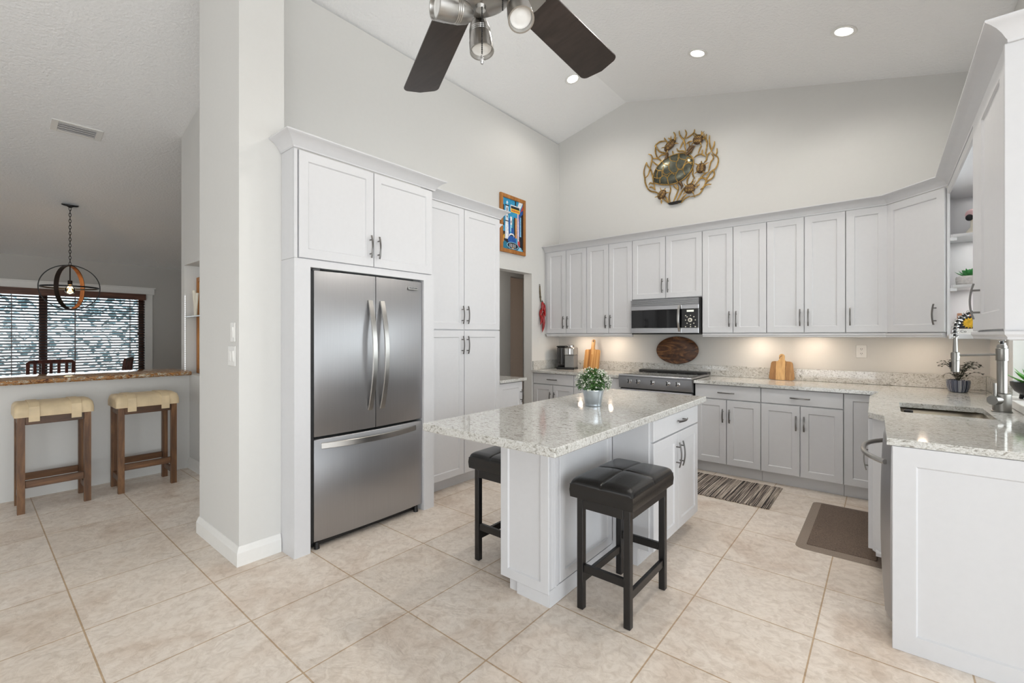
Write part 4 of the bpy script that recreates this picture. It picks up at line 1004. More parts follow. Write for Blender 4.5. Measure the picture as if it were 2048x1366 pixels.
# coffee maker
t = thing('coffee_maker', 'silver and black single cup coffee maker in the left corner', 'coffee maker', (-3.27, 5.1, 0.915), rz=0.35)
b = MB(); b.box(0.0, 0.125, -0.12, 0.13, 0.022, 0.185, 0.008); b.build('front_body', 'grey_plastic', t, local=True)
b = MB(); b.box(-0.002, 0.127, -0.125, 0.13, 0.185, 0.285, 0.008); b.box(0.01, 0.12, -0.13, -0.12, 0.195, 0.275, 0.004); b.build('brew_head', 'nickel', t, local=True)
b = MB(); b.lathe([(0.046, 0.285), (0.050, 0.292), (0.048, 0.312), (0.038, 0.32), (0.001, 0.321)], (0.063, -0.03, 0), 28); b.build('lid', 'chrome', t, local=True)
b = MB(); b.lathe([(0.034, 0.20), (0.034, 0.272)], (0.063, -0.10, 0), 28); b.build('brew_chamber', 'chrome', t, local=True)
b = MB(); b.box(-0.002, 0.127, -0.135, 0.13, 0.0, 0.022, 0.004); b.build('base', 'black_plastic', t, local=True)
b = MB(); b.box(-0.115, -0.006, -0.08, 0.12, 0.03, 0.29, 0.012); b.build('water_tank', 'smoke', t, local=True)
b = MB(); b.box(-0.118, -0.004, -0.085, 0.122, 0.0, 0.03, 0.005); b.build('tank_base', 'black_plastic', t, local=True)
b = MB(); b.box(-0.118, -0.004, -0.085, 0.122, 0.29, 0.306, 0.006); b.build('tank_lid', 'black_plastic', t, local=True)
b = MB(); b.cyl((-0.06, -0.02, 0.06), (-0.06, -0.02, 0.27), 0.014, seg=16); b.build('filter_tube', 'nickel', t, local=True)

# wall plates
def plate(name, label, o, u, n, w, h, kind):
    t = thing(name, label, 'outlet' if kind == 'outlet' else 'switch', o); F = frame((0, 0, 0), u, n)
    b = MB(F); b.box(-w / 2, w / 2, 0, 0.006, -h / 2, h / 2, 0.003); b.build('cover_plate', 'trim', t, local=True)
    if kind == 'outlet':
        for dz in (-0.021, 0.021):
            b = MB(F); b.lathe([(0.0155, 0.0), (0.0150, 0.0085), (0.001, 0.0088)], (0, 0, dz), 20, axis=(0, 1, 0)); sk = b.build('socket', 'trim', t, local=True)
            b = MB(F); b.box(-0.0075, -0.0045, 0.0088, 0.0096, dz - 0.002, dz + 0.007); b.box(0.0045, 0.0075, 0.0088, 0.0096, dz - 0.002, dz + 0.007); b.box(-0.002, 0.002, 0.0088, 0.0096, dz - 0.010, dz - 0.006); b.build('slots', 'ink', sk, local=True)
    else:
        for dx in ((0,) if w < 0.09 else (-0.023, 0.023)):
            b = MB(F); b.box(dx - 0.0165, dx + 0.0165, 0.005, 0.0085, -0.033, 0.033, 0.001); b.loops([[(dx - 0.014, 0.0085, -0.03), (dx + 0.014, 0.0085, -0.03), (dx + 0.014, 0.0085, 0.03), (dx - 0.014, 0.0085, 0.03)], [(dx - 0.014, 0.0095, -0.03), (dx + 0.014, 0.0095, -0.03), (dx + 0.014, 0.013, 0.03), (dx - 0.014, 0.013, 0.03)]]); b.build('rocker', 'trim', t, local=True)
    return t
plate('wall_outlet', 'white duplex outlet on the back wall beside the round-shouldered cutting board', (-0.168, 5.2795, 1.213), (1, 0, 0), (0, -1, 0), 0.078, 0.118, 'outlet')
plate('light_switch', 'white light switch on the wall column, upper of the two', (-3.028, 1.0295, 1.382), (1, 0, 0), (0, -1, 0), 0.072, 0.118, 'switch')
plate('light_switch', 'wider white light switch on the wall column, lower of the two', (-3.046, 1.0295, 1.238), (1, 0, 0), (0, -1, 0), 0.116, 0.122, 'switch')

# ------------------------------------------------------------------ turtle wall sculpture
TEND= [[(-1.955,2.915),(-1.988,2.938),(-2.038,2.996),(-2.105,3.068),(-2.174,3.098),(-2.218,3.141),(-2.248,3.215),(-2.253,3.266),(-2.266,3.337),(-2.257,3.402),(-2.233,3.464)],[(-2.233,3.464),(-2.222,3.419),(-2.187,3.369),(-2.165,3.314),(-2.148,3.218),(-2.122,3.104)],[(-2.253,3.266),(-2.209,3.299),(-2.183,3.368),(-2.165,3.448),(-2.157,3.496),(-2.174,3.533),(-2.205,3.552)],[(-2.157,3.454),(-2.105,3.4),(-2.055,3.371)],[(-2.157,3.487),(-2.088,3.47),(-2.038,3.416)],[(-2.114,3.655),(-2.122,3.57),(-2.105,3.499),(-2.084,3.469)],[(-2.114,3.626),(-2.071,3.549),(-2.004,3.515),(-1.963,3.463)],[(-2.084,3.477),(-2.046,3.501),(-1.996,3.492)],[(-2.131,3.626),(-2.071,3.664),(-2.004,3.654)],[(-2.013,3.698),(-1.996,3.66),(-1.971,3.629)],[(-1.967,3.681),(-1.922,3.648),(-1.873,3.643)],[(-1.902,3.731),(-1.881,3.685),(-1.894,3.648)],[(-1.835,3.728),(-1.833,3.688),(-1.809,3.641),(-1.782,3.601),(-1.766,3.509),(-1.758,3.451)],[(-1.77,3.722),(-1.754,3.673),(-1.77,3.63),(-1.782,3.601)],[(-1.782,3.601),(-1.809,3.561),(-1.829,3.518)],[(-1.665,3.699),(-1.673,3.662),(-1.715,3.638),(-1.762,3.62)],[(-1.669,3.657),(-1.638,3.625),(-1.593,3.612),(-1.589,3.657)],[(-1.731,3.563),(-1.715,3.496),(-1.704,3.43)],[(-1.704,3.43),(-1.684,3.48),(-1.654,3.511)],[(-1.754,3.554),(-1.723,3.569),(-1.684,3.567)],[(-1.559,3.618),(-1.556,3.57),(-1.526,3.515),(-1.533,3.448),(-1.541,3.396),(-1.53,3.37)],[(-1.533,3.603),(-1.541,3.558),(-1.526,3.5)],[(-1.5,3.582),(-1.504,3.517),(-1.493,3.445),(-1.475,3.402)],[(-1.449,3.502),(-1.456,3.451),(-1.482,3.411)],[(-1.425,3.419),(-1.424,3.373),(-1.435,3.345)],[(-1.489,3.413),(-1.453,3.358),(-1.417,3.318),(-1.413,3.264),(-1.435,3.208),(-1.46,3.183),(-1.453,3.143),(-1.475,3.102),(-1.533,3.076),(-1.563,3.028),(-1.586,2.986),(-1.616,2.954),(-1.669,2.944),(-1.715,2.942)],[(-1.482,3.373),(-1.46,3.321),(-1.489,3.282),(-1.504,3.224),(-1.515,3.18)],[(-1.489,3.398),(-1.526,3.369),(-1.537,3.317),(-1.563,3.293)],[(-1.669,3.373),(-1.631,3.395),(-1.586,3.392),(-1.548,3.359)],[(-1.623,3.409),(-1.601,3.466),(-1.582,3.484)],[(-1.582,3.391),(-1.578,3.444)],[(-1.482,3.034),(-1.533,3.038),(-1.563,3.021),(-1.601,2.997)],[(-1.515,3.18),(-1.563,3.161),(-1.623,3.104),(-1.654,3.063)],[(-1.438,3.201),(-1.489,3.175),(-1.533,3.115),(-1.548,3.064)],[(-1.623,3.127),(-1.563,3.122),(-1.533,3.084)],[(-1.677,3.139),(-1.684,3.109),(-1.715,3.084)],[(-1.715,3.195),(-1.746,3.139),(-1.746,3.091)],[(-1.68,3.258),(-1.684,3.188),(-1.661,3.136)],[(-1.817,2.889),(-1.778,2.93),(-1.715,2.95)],[(-1.938,2.908),(-1.955,2.988),(-1.938,3.067),(-1.947,3.117)],[(-1.914,2.899),(-1.881,2.974),(-1.849,3.048),(-1.865,3.124)],[(-1.881,2.893),(-1.841,2.966),(-1.801,3.031),(-1.77,3.064)],[(-1.849,2.887),(-1.794,2.949),(-1.754,2.981)],[(-1.963,2.925),(-1.988,2.979),(-2.021,3.018)],[(-1.849,3.048),(-1.889,3.089),(-1.906,3.117)],[(-1.669,2.944),(-1.657,2.926)],[(-2.046,2.924),(-2.05,2.966)],[(-1.865,3.535),(-1.849,3.499),(-1.794,3.485),(-1.77,3.462)],[(-1.914,3.516),(-1.906,3.473)],[(-1.971,3.514),(-1.971,3.465)],[(-2.14,3.175),(-2.183,3.201),(-2.2,3.179)],[(-2.122,3.104),(-2.165,3.147),(-2.2,3.15)],[(-1.608,3.061),(-1.646,3.046)]]
SHELL= [(-2.131,3.189),(-2.14,3.233),(-2.122,3.329),(-2.046,3.418),(-1.938,3.457),(-1.841,3.465),(-1.746,3.437),(-1.684,3.373),(-1.677,3.297),(-1.707,3.225),(-1.77,3.168),(-1.841,3.135),(-1.938,3.128),(-2.046,3.151)]
RIDGE= [[(-2.021,3.412),(-1.996,3.365),(-1.938,3.343),(-1.93,3.374)],[(-1.938,3.453),(-1.922,3.396),(-1.849,3.362),(-1.833,3.39),(-1.841,3.461)],[(-1.825,3.453),(-1.817,3.395),(-1.746,3.357),(-1.731,3.389)],[(-1.692,3.363),(-1.731,3.385),(-1.742,3.352),(-1.688,3.299)],[(-2.105,3.35),(-2.071,3.313),(-2.013,3.299),(-2.004,3.343)],[(-2.004,3.343),(-2.004,3.269),(-1.963,3.235),(-1.922,3.25)],[(-1.93,3.366),(-1.938,3.303),(-1.898,3.244),(-1.849,3.233),(-1.833,3.27)],[(-1.845,3.369),(-1.849,3.298),(-1.794,3.261),(-1.746,3.345)],[(-1.684,3.322),(-1.746,3.313),(-1.778,3.257),(-1.762,3.198)],[(-2.122,3.246),(-2.071,3.218),(-2.021,3.231),(-2.021,3.289)],[(-2.055,3.165),(-2.046,3.212),(-2.004,3.232),(-1.963,3.202),(-1.955,3.135)],[(-1.955,3.135),(-1.955,3.2),(-1.906,3.238),(-1.873,3.215)],[(-1.849,3.137),(-1.865,3.197),(-1.825,3.26),(-1.778,3.249)],[(-2.084,3.221),(-2.084,3.279),(-2.071,3.309)]]
TURT= [((-1.942,3.588),0.103,0.049,-38),((-1.623,3.566),0.075,0.057,10),((-1.593,3.237),0.075,0.054,-80),((-1.715,3.033),0.083,0.059,5),((-2.038,3.029),0.079,0.049,-52)]
AY = 5.262
t = thing('turtle_sculpture', 'round gold metal wall sculpture of a big turtle and five small turtles in seaweed', 'wall art', (-1.86, 5.28, 2.89))
b = MB(); rnd = random.Random(2)
def smooth_line(P, k=3):
    P = [Vector((p[0], p[1])) for p in P]; o = []
    for i in range(len(P) - 1):
        p0 = P[max(i - 1, 0)]; p1 = P[i]; p2 = P[i + 1]; p3 = P[min(i + 2, len(P) - 1)]
        for j in range(k):
            s_ = j / k; o.append(0.5 * ((2 * p1) + (p2 - p0) * s_ + (2 * p0 - 5 * p1 + 4 * p2 - p3) * s_ ** 2 + (3 * p1 - p0 - 3 * p2 + p3) * s_ ** 3))
    o.append(P[-1]); return o
for L in TEND:
    Q = smooth_line(L); n = len(Q); dy = rnd.uniform(-0.006, 0.006)
    b.tube([(q.x, AY + dy, q.y) for q in Q], [0.0092 * (1 - 0.55 * abs(2 * i / (n - 1) - 1) ** 3) for i in range(n)], 6)
b.build('seaweed_frame', 'gold', t, smooth=60)
b = MB(); Q = [(-1.97, 2.908), (-1.955, 2.896), (-1.92, 2.889), (-1.86, 2.889), (-1.825, 2.897), (-1.80, 2.912), (-1.83, 2.92), (-1.93, 2.918)]; b.loops([[(x, y, z) for x, z in Q] for y in (AY - 0.012, AY + 0.012)]); b.build('foot', 'black_metal', t)
C = Vector((sum(p[0] for p in SHELL) / len(SHELL), sum(p[1] for p in SHELL) / len(SHELL)))
SQ = smooth_line(SHELL + [SHELL[0]], 3)[:-1]
def dome_y(x, z, base=AY - 0.002, h=0.055):
    p = Vector((x, z)) - C
    a = math.atan2(p.y, p.x); k = 0
    best = min(SQ, key=lambda q: abs((math.atan2(q.y - C.y, q.x - C.x) - a + PI) % (2 * PI) - PI)); R_ = (best - C).length
    return base - h * math.sqrt(max(0.0, 1 - min(1, p.length / R_) ** 2))
b = MB(); b.loops([[(C.x + (q.x - C.x) * k, AY - 0.002 - 0.055 * math.sqrt(max(0, 1 - k * k)), C.y + (q.y - C.y) * k) for q in SQ] for k in (1, 0.97, 0.9, 0.78, 0.6, 0.4, 0.2, 0.02)]); bs = b.build('big_turtle_shell', 'shell', t, smooth=60)
b = MB(); b.tube([(q.x, AY - 0.004, q.y) for q in SQ], 0.009, 6, closed=True)
for L in RIDGE:
    Q = smooth_line(L); b.tube([(q.x, dome_y(q.x, q.y), q.y) for q in Q], 0.0055, 6)
b.build('shell_ridges', 'gold', bs, smooth=60)
# head and flippers of the big turtle
b = MB()
for P_, r in (([(-1.735, 3.46), (-1.70, 3.50), (-1.672, 3.505)], [0.02, 0.024, 0.012]), ([(-1.76, 3.42), (-1.70, 3.46), (-1.66, 3.50)], [0.02, 0.016, 0.004]), ([(-1.99, 3.43), (-1.97, 3.49), (-1.99, 3.53)], [0.02, 0.016, 0.004]), ([(-1.83, 3.13), (-1.80, 3.08), (-1.81, 3.04)], [0.02, 0.016, 0.004])):
    b.tube([(x, AY - 0.012, z) for x, z in P_], r, 8)
b.build('head_and_flippers', 'shell_brown', t, smooth=60)
for (cx, czz), L, w_, rot in TURT:
    a = math.radians(-rot); ca, sa = math.cos(a), math.sin(a); L *= 0.78; w_ *= 0.98
    def W(u, v): return (cx + u * ca - v * sa, czz + u * sa + v * ca)
    b = MB(); R = []
    for k in (1, 0.92, 0.75, 0.5, 0.25, 0.03): R.append([(W(L * k * math.cos(q), w_ * k * math.sin(q))[0], AY - 0.008 - 0.030 * math.sqrt(1 - k * k), W(L * k * math.cos(q), w_ * k * math.sin(q))[1]) for q in [2 * PI * i / 18 for i in range(18)]])
    b.loops(R); sm = b.build('small_turtle', 'shell_brown', t, smooth=60)
    b = MB()
    for u0, v0, u1, v1, r0 in ((0.9, 0, 1.35, 0.05, 0.010), (0.6, 0.7, 0.95, 1.5, 0.008), (0.6, -0.7, 0.95, -1.5, 0.008), (-0.7, 0.6, -1.1, 1.15, 0.007), (-0.7, -0.6, -1.1, -1.15, 0.007)):
        p, q = W(L * u0, w_ * v0), W(L * u1, w_ * v1); b.tube([(p[0], AY - 0.014, p[1]), ((p[0] + q[0]) / 2, AY - 0.022, (p[1] + q[1]) / 2), (q[0], AY - 0.012, q[1])], [r0, r0 * 0.8, 0.002], 6)
    for i in range(-1, 2):
        for j in (-1, 1):
            p = W(L * 0.45 * i, w_ * 0.4 * j); b.lathe([(0.010, 0), (0.012, 0.004), (0.007, 0.006)], (p[0], AY - 0.034, p[1]), 6, False, False, axis=(0, -1, 0))
    b.build('shell_ridges', 'gold', sm, smooth=60)

# ------------------------------------------------------------------ framed painting on the left wall
t = thing('framed_painting', 'bright blue street scene painting in an oak frame, high on the left wall', 'painting', (-3.509, 4.25, 2.36))
py0, py1, pz0, pz1 = 4.01, 4.49, 2.355, 3.052; fw = 0.045
def pr(b, y0, y1, z0, z1, x0, x1, bev=0.003): b.box(x0, x1, y0, y1, z0, z1, bev)
b = MB(); pr(b, py0, py1, pz0, pz0 + fw, -3.509, -3.482); pr(b, py0, py1, pz1 - fw, pz1, -3.509, -3.482); pr(b, py0, py0 + fw, pz0 + fw, pz1 - fw, -3.509, -3.482); pr(b, py1 - fw, py1, pz0 + fw, pz1 - fw, -3.509, -3.482); b.build('frame', 'frame_wood', t)
cy0, cy1, cz0, cz1 = py0 + fw, py1 - fw, pz0 + fw, pz1 - fw
PM = ['sky', 'p_white', 'p_black', 'p_blue', 'p_teal', 'p_orange', 'p_yellow', 'p_pink', 'p_red', 'p_light']
b = MB(); b.box(-3.508, -3.498, cy0, cy1, cz0, cz1); lay = [0]
def shape(mat, pts):
    lay[0] += 1; b.mi = PM.index(mat); x = -3.498 + 0.00006 * lay[0]
    b.f([b.v(x, cl(cy0, cy1, s_), cl(cz0, cz1, q)) for s_, q in pts])
def rect(mat, a, c, d, e): shape(mat, [(a, c), (d, c), (d, e), (a, e)])
rect('p_black', 0.0, 0.45, 0.09, 0.86); rect('p_teal', 0.02, 0.5, 0.07, 0.74); rect('p_white', 0.0, 0.72, 0.04, 0.84)
rect('p_black', 0.0, 0.0, 0.3, 0.34); shape('p_teal', [(0, 0), (0.28, 0), (0.26, 0.12), (0, 0.18)]); rect('p_orange', 0.02, 0.13, 0.07, 0.25); rect('p_yellow', 0.06, 0.2, 0.1, 0.28)
shape('p_white', [(0.12, 0.2), (0.30, 0.2), (0.28, 0.55), (0.14, 0.55)]); rect('p_black', 0.12, 0.545, 0.31, 0.565); shape('p_white', [(0.15, 0.565), (0.28, 0.565), (0.27, 0.70), (0.16, 0.70)]); rect('p_black', 0.14, 0.69, 0.30, 0.725); shape('p_white', [(0.15, 0.725), (0.29, 0.725), (0.28, 0.86), (0.16, 0.86)])
rect('p_black', 0.13, 0.85, 0.31, 0.875); shape('p_light', [(0.17, 0.875), (0.27, 0.875), (0.26, 0.91), (0.18, 0.91)]); shape('p_white', [(0.17, 0.91), (0.28, 0.91), (0.225, 0.96)])
rect('p_black', 0.20, 0.75, 0.24, 0.82); rect('p_black', 0.20, 0.62, 0.24, 0.66); rect('p_blue', 0.30, 0.2, 0.36, 0.62); rect('p_white', 0.37, 0.5, 0.46, 0.66); rect('p_black', 0.40, 0.53, 0.43, 0.58); rect('p_light', 0.36, 0.36, 0.5, 0.5); rect('p_blue', 0.42, 0.3, 0.54, 0.44); rect('p_teal', 0.46, 0.44, 0.58, 0.62)
rect('p_black', 0.55, 0.25, 0.63, 0.66); rect('p_orange', 0.62, 0.25, 0.70, 0.66); rect('p_black', 0.60, 0.88, 0.66, 1.0); rect('p_pink', 0.72, 0.1, 0.80, 0.78); rect('p_black', 0.80, 0.04, 1.0, 0.8); rect('p_blue', 0.80, 0.3, 0.86, 0.76); rect('p_light', 0.86, 0.3, 0.91, 0.70); rect('p_white', 0.77, 0.2, 0.80, 0.6)
shape('p_blue', [(0.78, 0.66), (1, 0.78), (1, 0.86), (0.78, 0.76)]); shape('p_white', [(0.72, 0.88), (0.8, 1.0), (1.0, 1.0), (0.86, 0.86)]); shape('p_red', [(0.86, 0.80), (1.0, 0.96), (1.0, 0.86)])
shape('p_white', [(0.38, 0.775), (0.84, 0.775), (0.84, 0.90), (0.38, 0.90)]); shape('p_black', [(0.40, 0.83), (0.82, 0.83), (0.82, 0.88), (0.40, 0.88)]); shape('p_yellow', [(0.40, 0.755), (0.84, 0.755), (0.84, 0.83), (0.40, 0.83)])
for i in range(7): rect('p_red', 0.44 + i * 0.053, 0.775, 0.475 + i * 0.053, 0.808)
rect('p_red', 0.74, 0.08, 0.84, 0.2); shape('p_light', [(0.76, 0.0), (0.96, 0.0), (0.92, 0.07), (0.74, 0.1)])
def ell(mat, cx, cyy, rx, rz): shape(mat, [(cx + rx * math.cos(2 * PI * i / 28), cyy + rz * math.sin(2 * PI * i / 28)) for i in range(28)])
ell('p_blue', 0.45, 0.19, 0.2, 0.09); ell('p_white', 0.44, 0.28, 0.13, 0.05); ell('p_black', 0.44, 0.265, 0.10, 0.035); ell('p_blue', 0.44, 0.24, 0.13, 0.04); ell('p_black', 0.5, 0.08, 0.31, 0.08); ell('p_light', 0.49, 0.085, 0.29, 0.072); ell('p_black', 0.49, 0.085, 0.26, 0.06)
for s_ in (0.34, 0.42, 0.5, 0.58): rect('p_white', s_, 0.05, s_ + 0.03, 0.12)
rect('p_orange', 0.44, 0.025, 0.54, 0.045)
b.mi = 0; b.build('canvas', PM, t, smooth=0)

# red chili string
t = thing('chili_string', 'string of glossy red chili peppers hanging by the end wall cabinet', 'decoration', (-3.50, 4.82, 1.43))
b = MB(); b.tube([(-3.50, 4.812, 2.02), (-3.498, 4.814, 1.93), (-3.495, 4.822, 1.84), (-3.492, 4.826, 1.80)], [0.006, 0.010, 0.009, 0.007], 8); b.ball((-3.496, 4.82, 1.865), (0.012, 0.016, 0.016), 8, 6); b.cyl((-3.51, 4.812, 2.03), (-3.495, 4.812, 2.03), 0.004, seg=8); b.build('raffia_cord', 'raffia', t)
for y, z, y1, z1, r in ((4.822, 1.80, 4.815, 1.66, 0.026), (4.855, 1.765, 4.885, 1.605, 0.026), (4.812, 1.70, 4.832, 1.53, 0.026), (4.868, 1.665, 4.885, 1.51, 0.024), (4.805, 1.62, 4.765, 1.495, 0.022), (4.835, 1.60, 4.83, 1.44, 0.026), (4.868, 1.545, 4.84, 1.40, 0.022)):
    n = 8; x = -3.472 + 0.012 * math.sin(z * 40); pts = []; rr = []
    for i in range(n + 1):
        s_ = i / n; pts.append((x, cl(y, y1, s_) + 0.012 * math.sin(PI * s_) * (1 if y1 < y else -1), cl(z, z1, s_))); rr.append(r * (0.55 + 0.45 * math.sin(PI * min(1, s_ * 2.2) / 2)) * (1 - s_ ** 2.2) * 0.85 + 0.0015)
    b = MB(); b.tube(pts, rr, 12); ch = b.build('chili_pepper', 'red', t, smooth=60)
    b = MB(); b.cyl(pts[0], (pts[0][0], pts[0][1], pts[0][2] + 0.02), 0.009, 0.003, 8); b.build('stem', 'leaf_dark', ch)

# ------------------------------------------------------------------ plants and things near the sink
def plant_pot(name, label, o, prof, mat, cat='plant'):
    t = thing(name, label, cat, o); b = MB(); b.lathe(prof, (0, 0, 0), 36); b.build('pot', mat, t, local=True, smooth=40)
    return t
t = plant_pot('potted_fern', 'dark leafed plant in a navy and white striped pot behind the sink', (0.445, 4.985, 0.9155), [(0.001, 0.0), (0.046, 0.0), (0.055, 0.004), (0.066, 0.035), (0.0705, 0.075), (0.0695, 0.095), (0.064, 0.095), (0.060, 0.080), (0.001, 0.078)], 'navy_pot')
b = MB(); b.lathe([(0.001, 0.082), (0.0605, 0.080)], (0, 0, 0), 24, cap1=False); b.build('soil', 'soil', t, local=True)
rnd = random.Random(21); b = MB(); lf = []
for i in range(26):
    a = rnd.uniform(0, 2 * PI); rch = rnd.uniform(0.05, 0.16); hgt = rnd.uniform(0.06, 0.17); P = []
    for k in range(7):
        s_ = k / 6; P.append(Vector((math.cos(a) * rch * s_, math.sin(a) * rch * s_, 0.078 + hgt * math.sin(PI * 0.62 * s_))))
    b.tube(P, 0.0012, 4)
    for k in range(1, 7):
        d = P[k] - P[k - 1]
        for sg in (-1, 1):
            sd_ = Vector((-d.y, d.x, 0)); sd_ = sd_.normalized() if sd_.length > 1e-6 else Vector((1, 0, 0)); lf.append((P[k], d.normalized() * 0.6 + sd_ * sg + Vector((0, 0, rnd.uniform(-.1, .3)))))
b.build('stems', 'leaf_dark', t, local=True)
b = MB()
for p, d in lf: b.leaf(p, d, rnd.uniform(0.022, 0.034), rnd.uniform(0.006, 0.009))
b.build('foliage', 'leaf_dark', t, local=True, smooth=0, recalc=False)
def rosette(t, c, n, L, w, mat, seed, tilt=(0.2, 1.2), thick=0.3):
    rnd = random.Random(seed); b = MB()
    for i in range(n):
        a = i * 2.39996 + rnd.uniform(-.2, .2); q = (i + 0.5) / n; el = cl(tilt[1], tilt[0], q); Lg = L * (0.55 + 0.45 * q) * rnd.uniform(0.9, 1.1)
        d = Vector((math.cos(a) * math.cos(el), math.sin(a) * math.cos(el), math.sin(el))); sd_ = Vector((-math.sin(a), math.cos(a), 0)); up = sd_.cross(d) * -1
        R = []
        for k, (s_, ww) in enumerate(((0, 0.45), (0.25, 0.85), (0.5, 1.0), (0.75, 0.7), (1.0, 0.04))):
            p = Vector(c) + d * Lg * s_ + Vector((0, 0, 0.18 * Lg * s_ * s_)); h = ww * w
            R.append([p + sd_ * h, p - up * h * thick, p - sd_ * h, p + up * h * thick * 0.4])
        b.loops(R)
    return b.build('leaves', mat, t, local=True, smooth=50)
t = plant_pot('succulent_pot', 'spiky green succulent in a pale ribbed stone pot on the open shelf', (0.478, 4.72, 1.7305), [(0.001, 0.0), (0.056, 0.0), (0.068, 0.012), (0.070, 0.022), (0.068, 0.026), (0.0715, 0.036), (0.069, 0.042), (0.072, 0.052), (0.068, 0.066), (0.062, 0.068), (0.058, 0.058), (0.001, 0.056)], 'stone_pot')
rosette(t, (0, 0, 0.058), 26, 0.088, 0.013, 'succulent', 4, (0.35, 1.35))
t = plant_pot('succulent_bowl', 'bright green leafy plant in a black textured footed bowl on the window sill', (0.712, 4.20, 0.9635), [(0.001, 0.028), (0.056, 0.028), (0.085, 0.05), (0.103, 0.085), (0.105, 0.108), (0.099, 0.11), (0.092, 0.095), (0.001, 0.09)], 'black_pot')
for a in (0.4, 2.5, 4.6):
    b = MB(); b.tube([(0.052 * math.cos(a), 0.052 * math.sin(a), 0.035), (0.06 * math.cos(a), 0.06 * math.sin(a), 0.015), (0.064 * math.cos(a), 0.064 * math.sin(a), 0.0005)], [0.016, 0.012, 0.010], 10); b.build('foot', 'black_pot', t, local=True)
rosette(t, (0, 0, 0.092), 22, 0.15, 0.022, 'leaf_lime', 9, (0.12, 1.2))
# books on the bottom shelf
t = thing('book', 'white cookbook lying flat on the lowest open shelf', 'book', (0.51, 4.70, 1.3725))
b = MB(); b.box(0.392, 0.622, 4.60, 4.79, 1.3725, 1.377, 0.001); b.box(0.392, 0.622, 4.60, 4.79, 1.405, 1.4095, 0.001); b.box(0.392, 0.622, 4.598, 4.604, 1.3725, 1.4095, 0.001); b.build('cover', 'book_white', t)
b = MB(); b.box(0.397, 0.617, 4.605, 4.786, 1.377, 1.405); b.build('pages', 'book_white', t)
text_mesh('lettering', 'Co', 0.026, tframe((0.437, 4.5975, 1.391), (1, 0, 0), (0, -1, 0)), 'ink', t)
text_mesh('lettering', 'TI', 0.032, tframe((0.522, 4.5975, 1.392), (1, 0, 0), (0, -1, 0)), 'ink', t)
t = thing('book', 'upright book with a yellow flower cover standing on the white cookbook', 'book', (0.50, 4.65, 1.410))
b = MB(); b.box(0.410, 0.56, 4.645, 4.668, 1.410, 1.525, 0.002); b.build('cover', 'copper_print', t)
b = MB(); b.box(0.412, 0.558, 4.6443, 4.646, 1.412, 1.502); b.build('cover_picture', 'p_black', t)
b = MB()
for i in range(14):
    a = 2 * PI * i / 14; b.leaf((0.475, 4.6438, 1.452), (math.cos(a), -0.2, math.sin(a)), 0.042, 0.011, up=Vector((0, -1, 0)))
b.build('printed_flower', 'yellow', t, recalc=False)
t = thing('figurine', 'small pink and black ornament on the top open shelf', 'ornament', (0.492, 4.68, 2.1005))
b = MB(); b.lathe([(0.03, 0.0), (0.034, 0.02), (0.012, 0.05), (0.010, 0.115)], (0, 0, 0), 20); b.build('stand', 'cream', t, local=True)
b = MB(); b.ball((0, 0, 0.145), (0.04, 0.04, 0.04), 16, 10); b.build('ball', 'pink', t, local=True)
b = MB(); b.ball((-0.018, -0.024, 0.12), (0.022, 0.026, 0.024), 12, 8); b.build('dark_spot', 'ink', t, local=True)

# ================================================================== ceiling fan
H = Vector((-0.775, 0.816)); FZ = cz(H.x)
t = thing('ceiling_fan', 'ceiling fan with dark espresso blades and brushed nickel spotlights', 'ceiling fan', (H.x, H.y, 2.18))
b = MB(); b.lathe([(0.075, FZ + 0.015), (0.075, FZ - 0.03), (0.05, FZ - 0.08), (0.018, FZ - 0.095)], (H.x, H.y, 0), 28); b.build('canopy', 'nickel', t)
b = MB(); b.cyl((H.x, H.y, 2.50), (H.x, H.y, FZ - 0.09), 0.0135, seg=16); b.build('downrod', 'nickel', t)
b = MB(); b.lathe([(0.02, 2.53), (0.06, 2.515), (0.115, 2.47), (0.125, 2.42), (0.12, 2.37), (0.10, 2.345), (0.075, 2.335), (0.075, 2.30), (0.06, 2.275)], (H.x, H.y, 0), 36); b.build('motor_housing', 'nickel', t)
b = MB(); b.lathe([(0.05, 2.275), (0.075, 2.265), (0.08, 2.235), (0.072, 2.205), (0.05, 2.188), (0.014, 2.181), (0.012, 2.172), (0.001, 2.171)], (H.x, H.y, 0), 36); b.build('light_kit', 'nickel', t)
BZ = 2.315
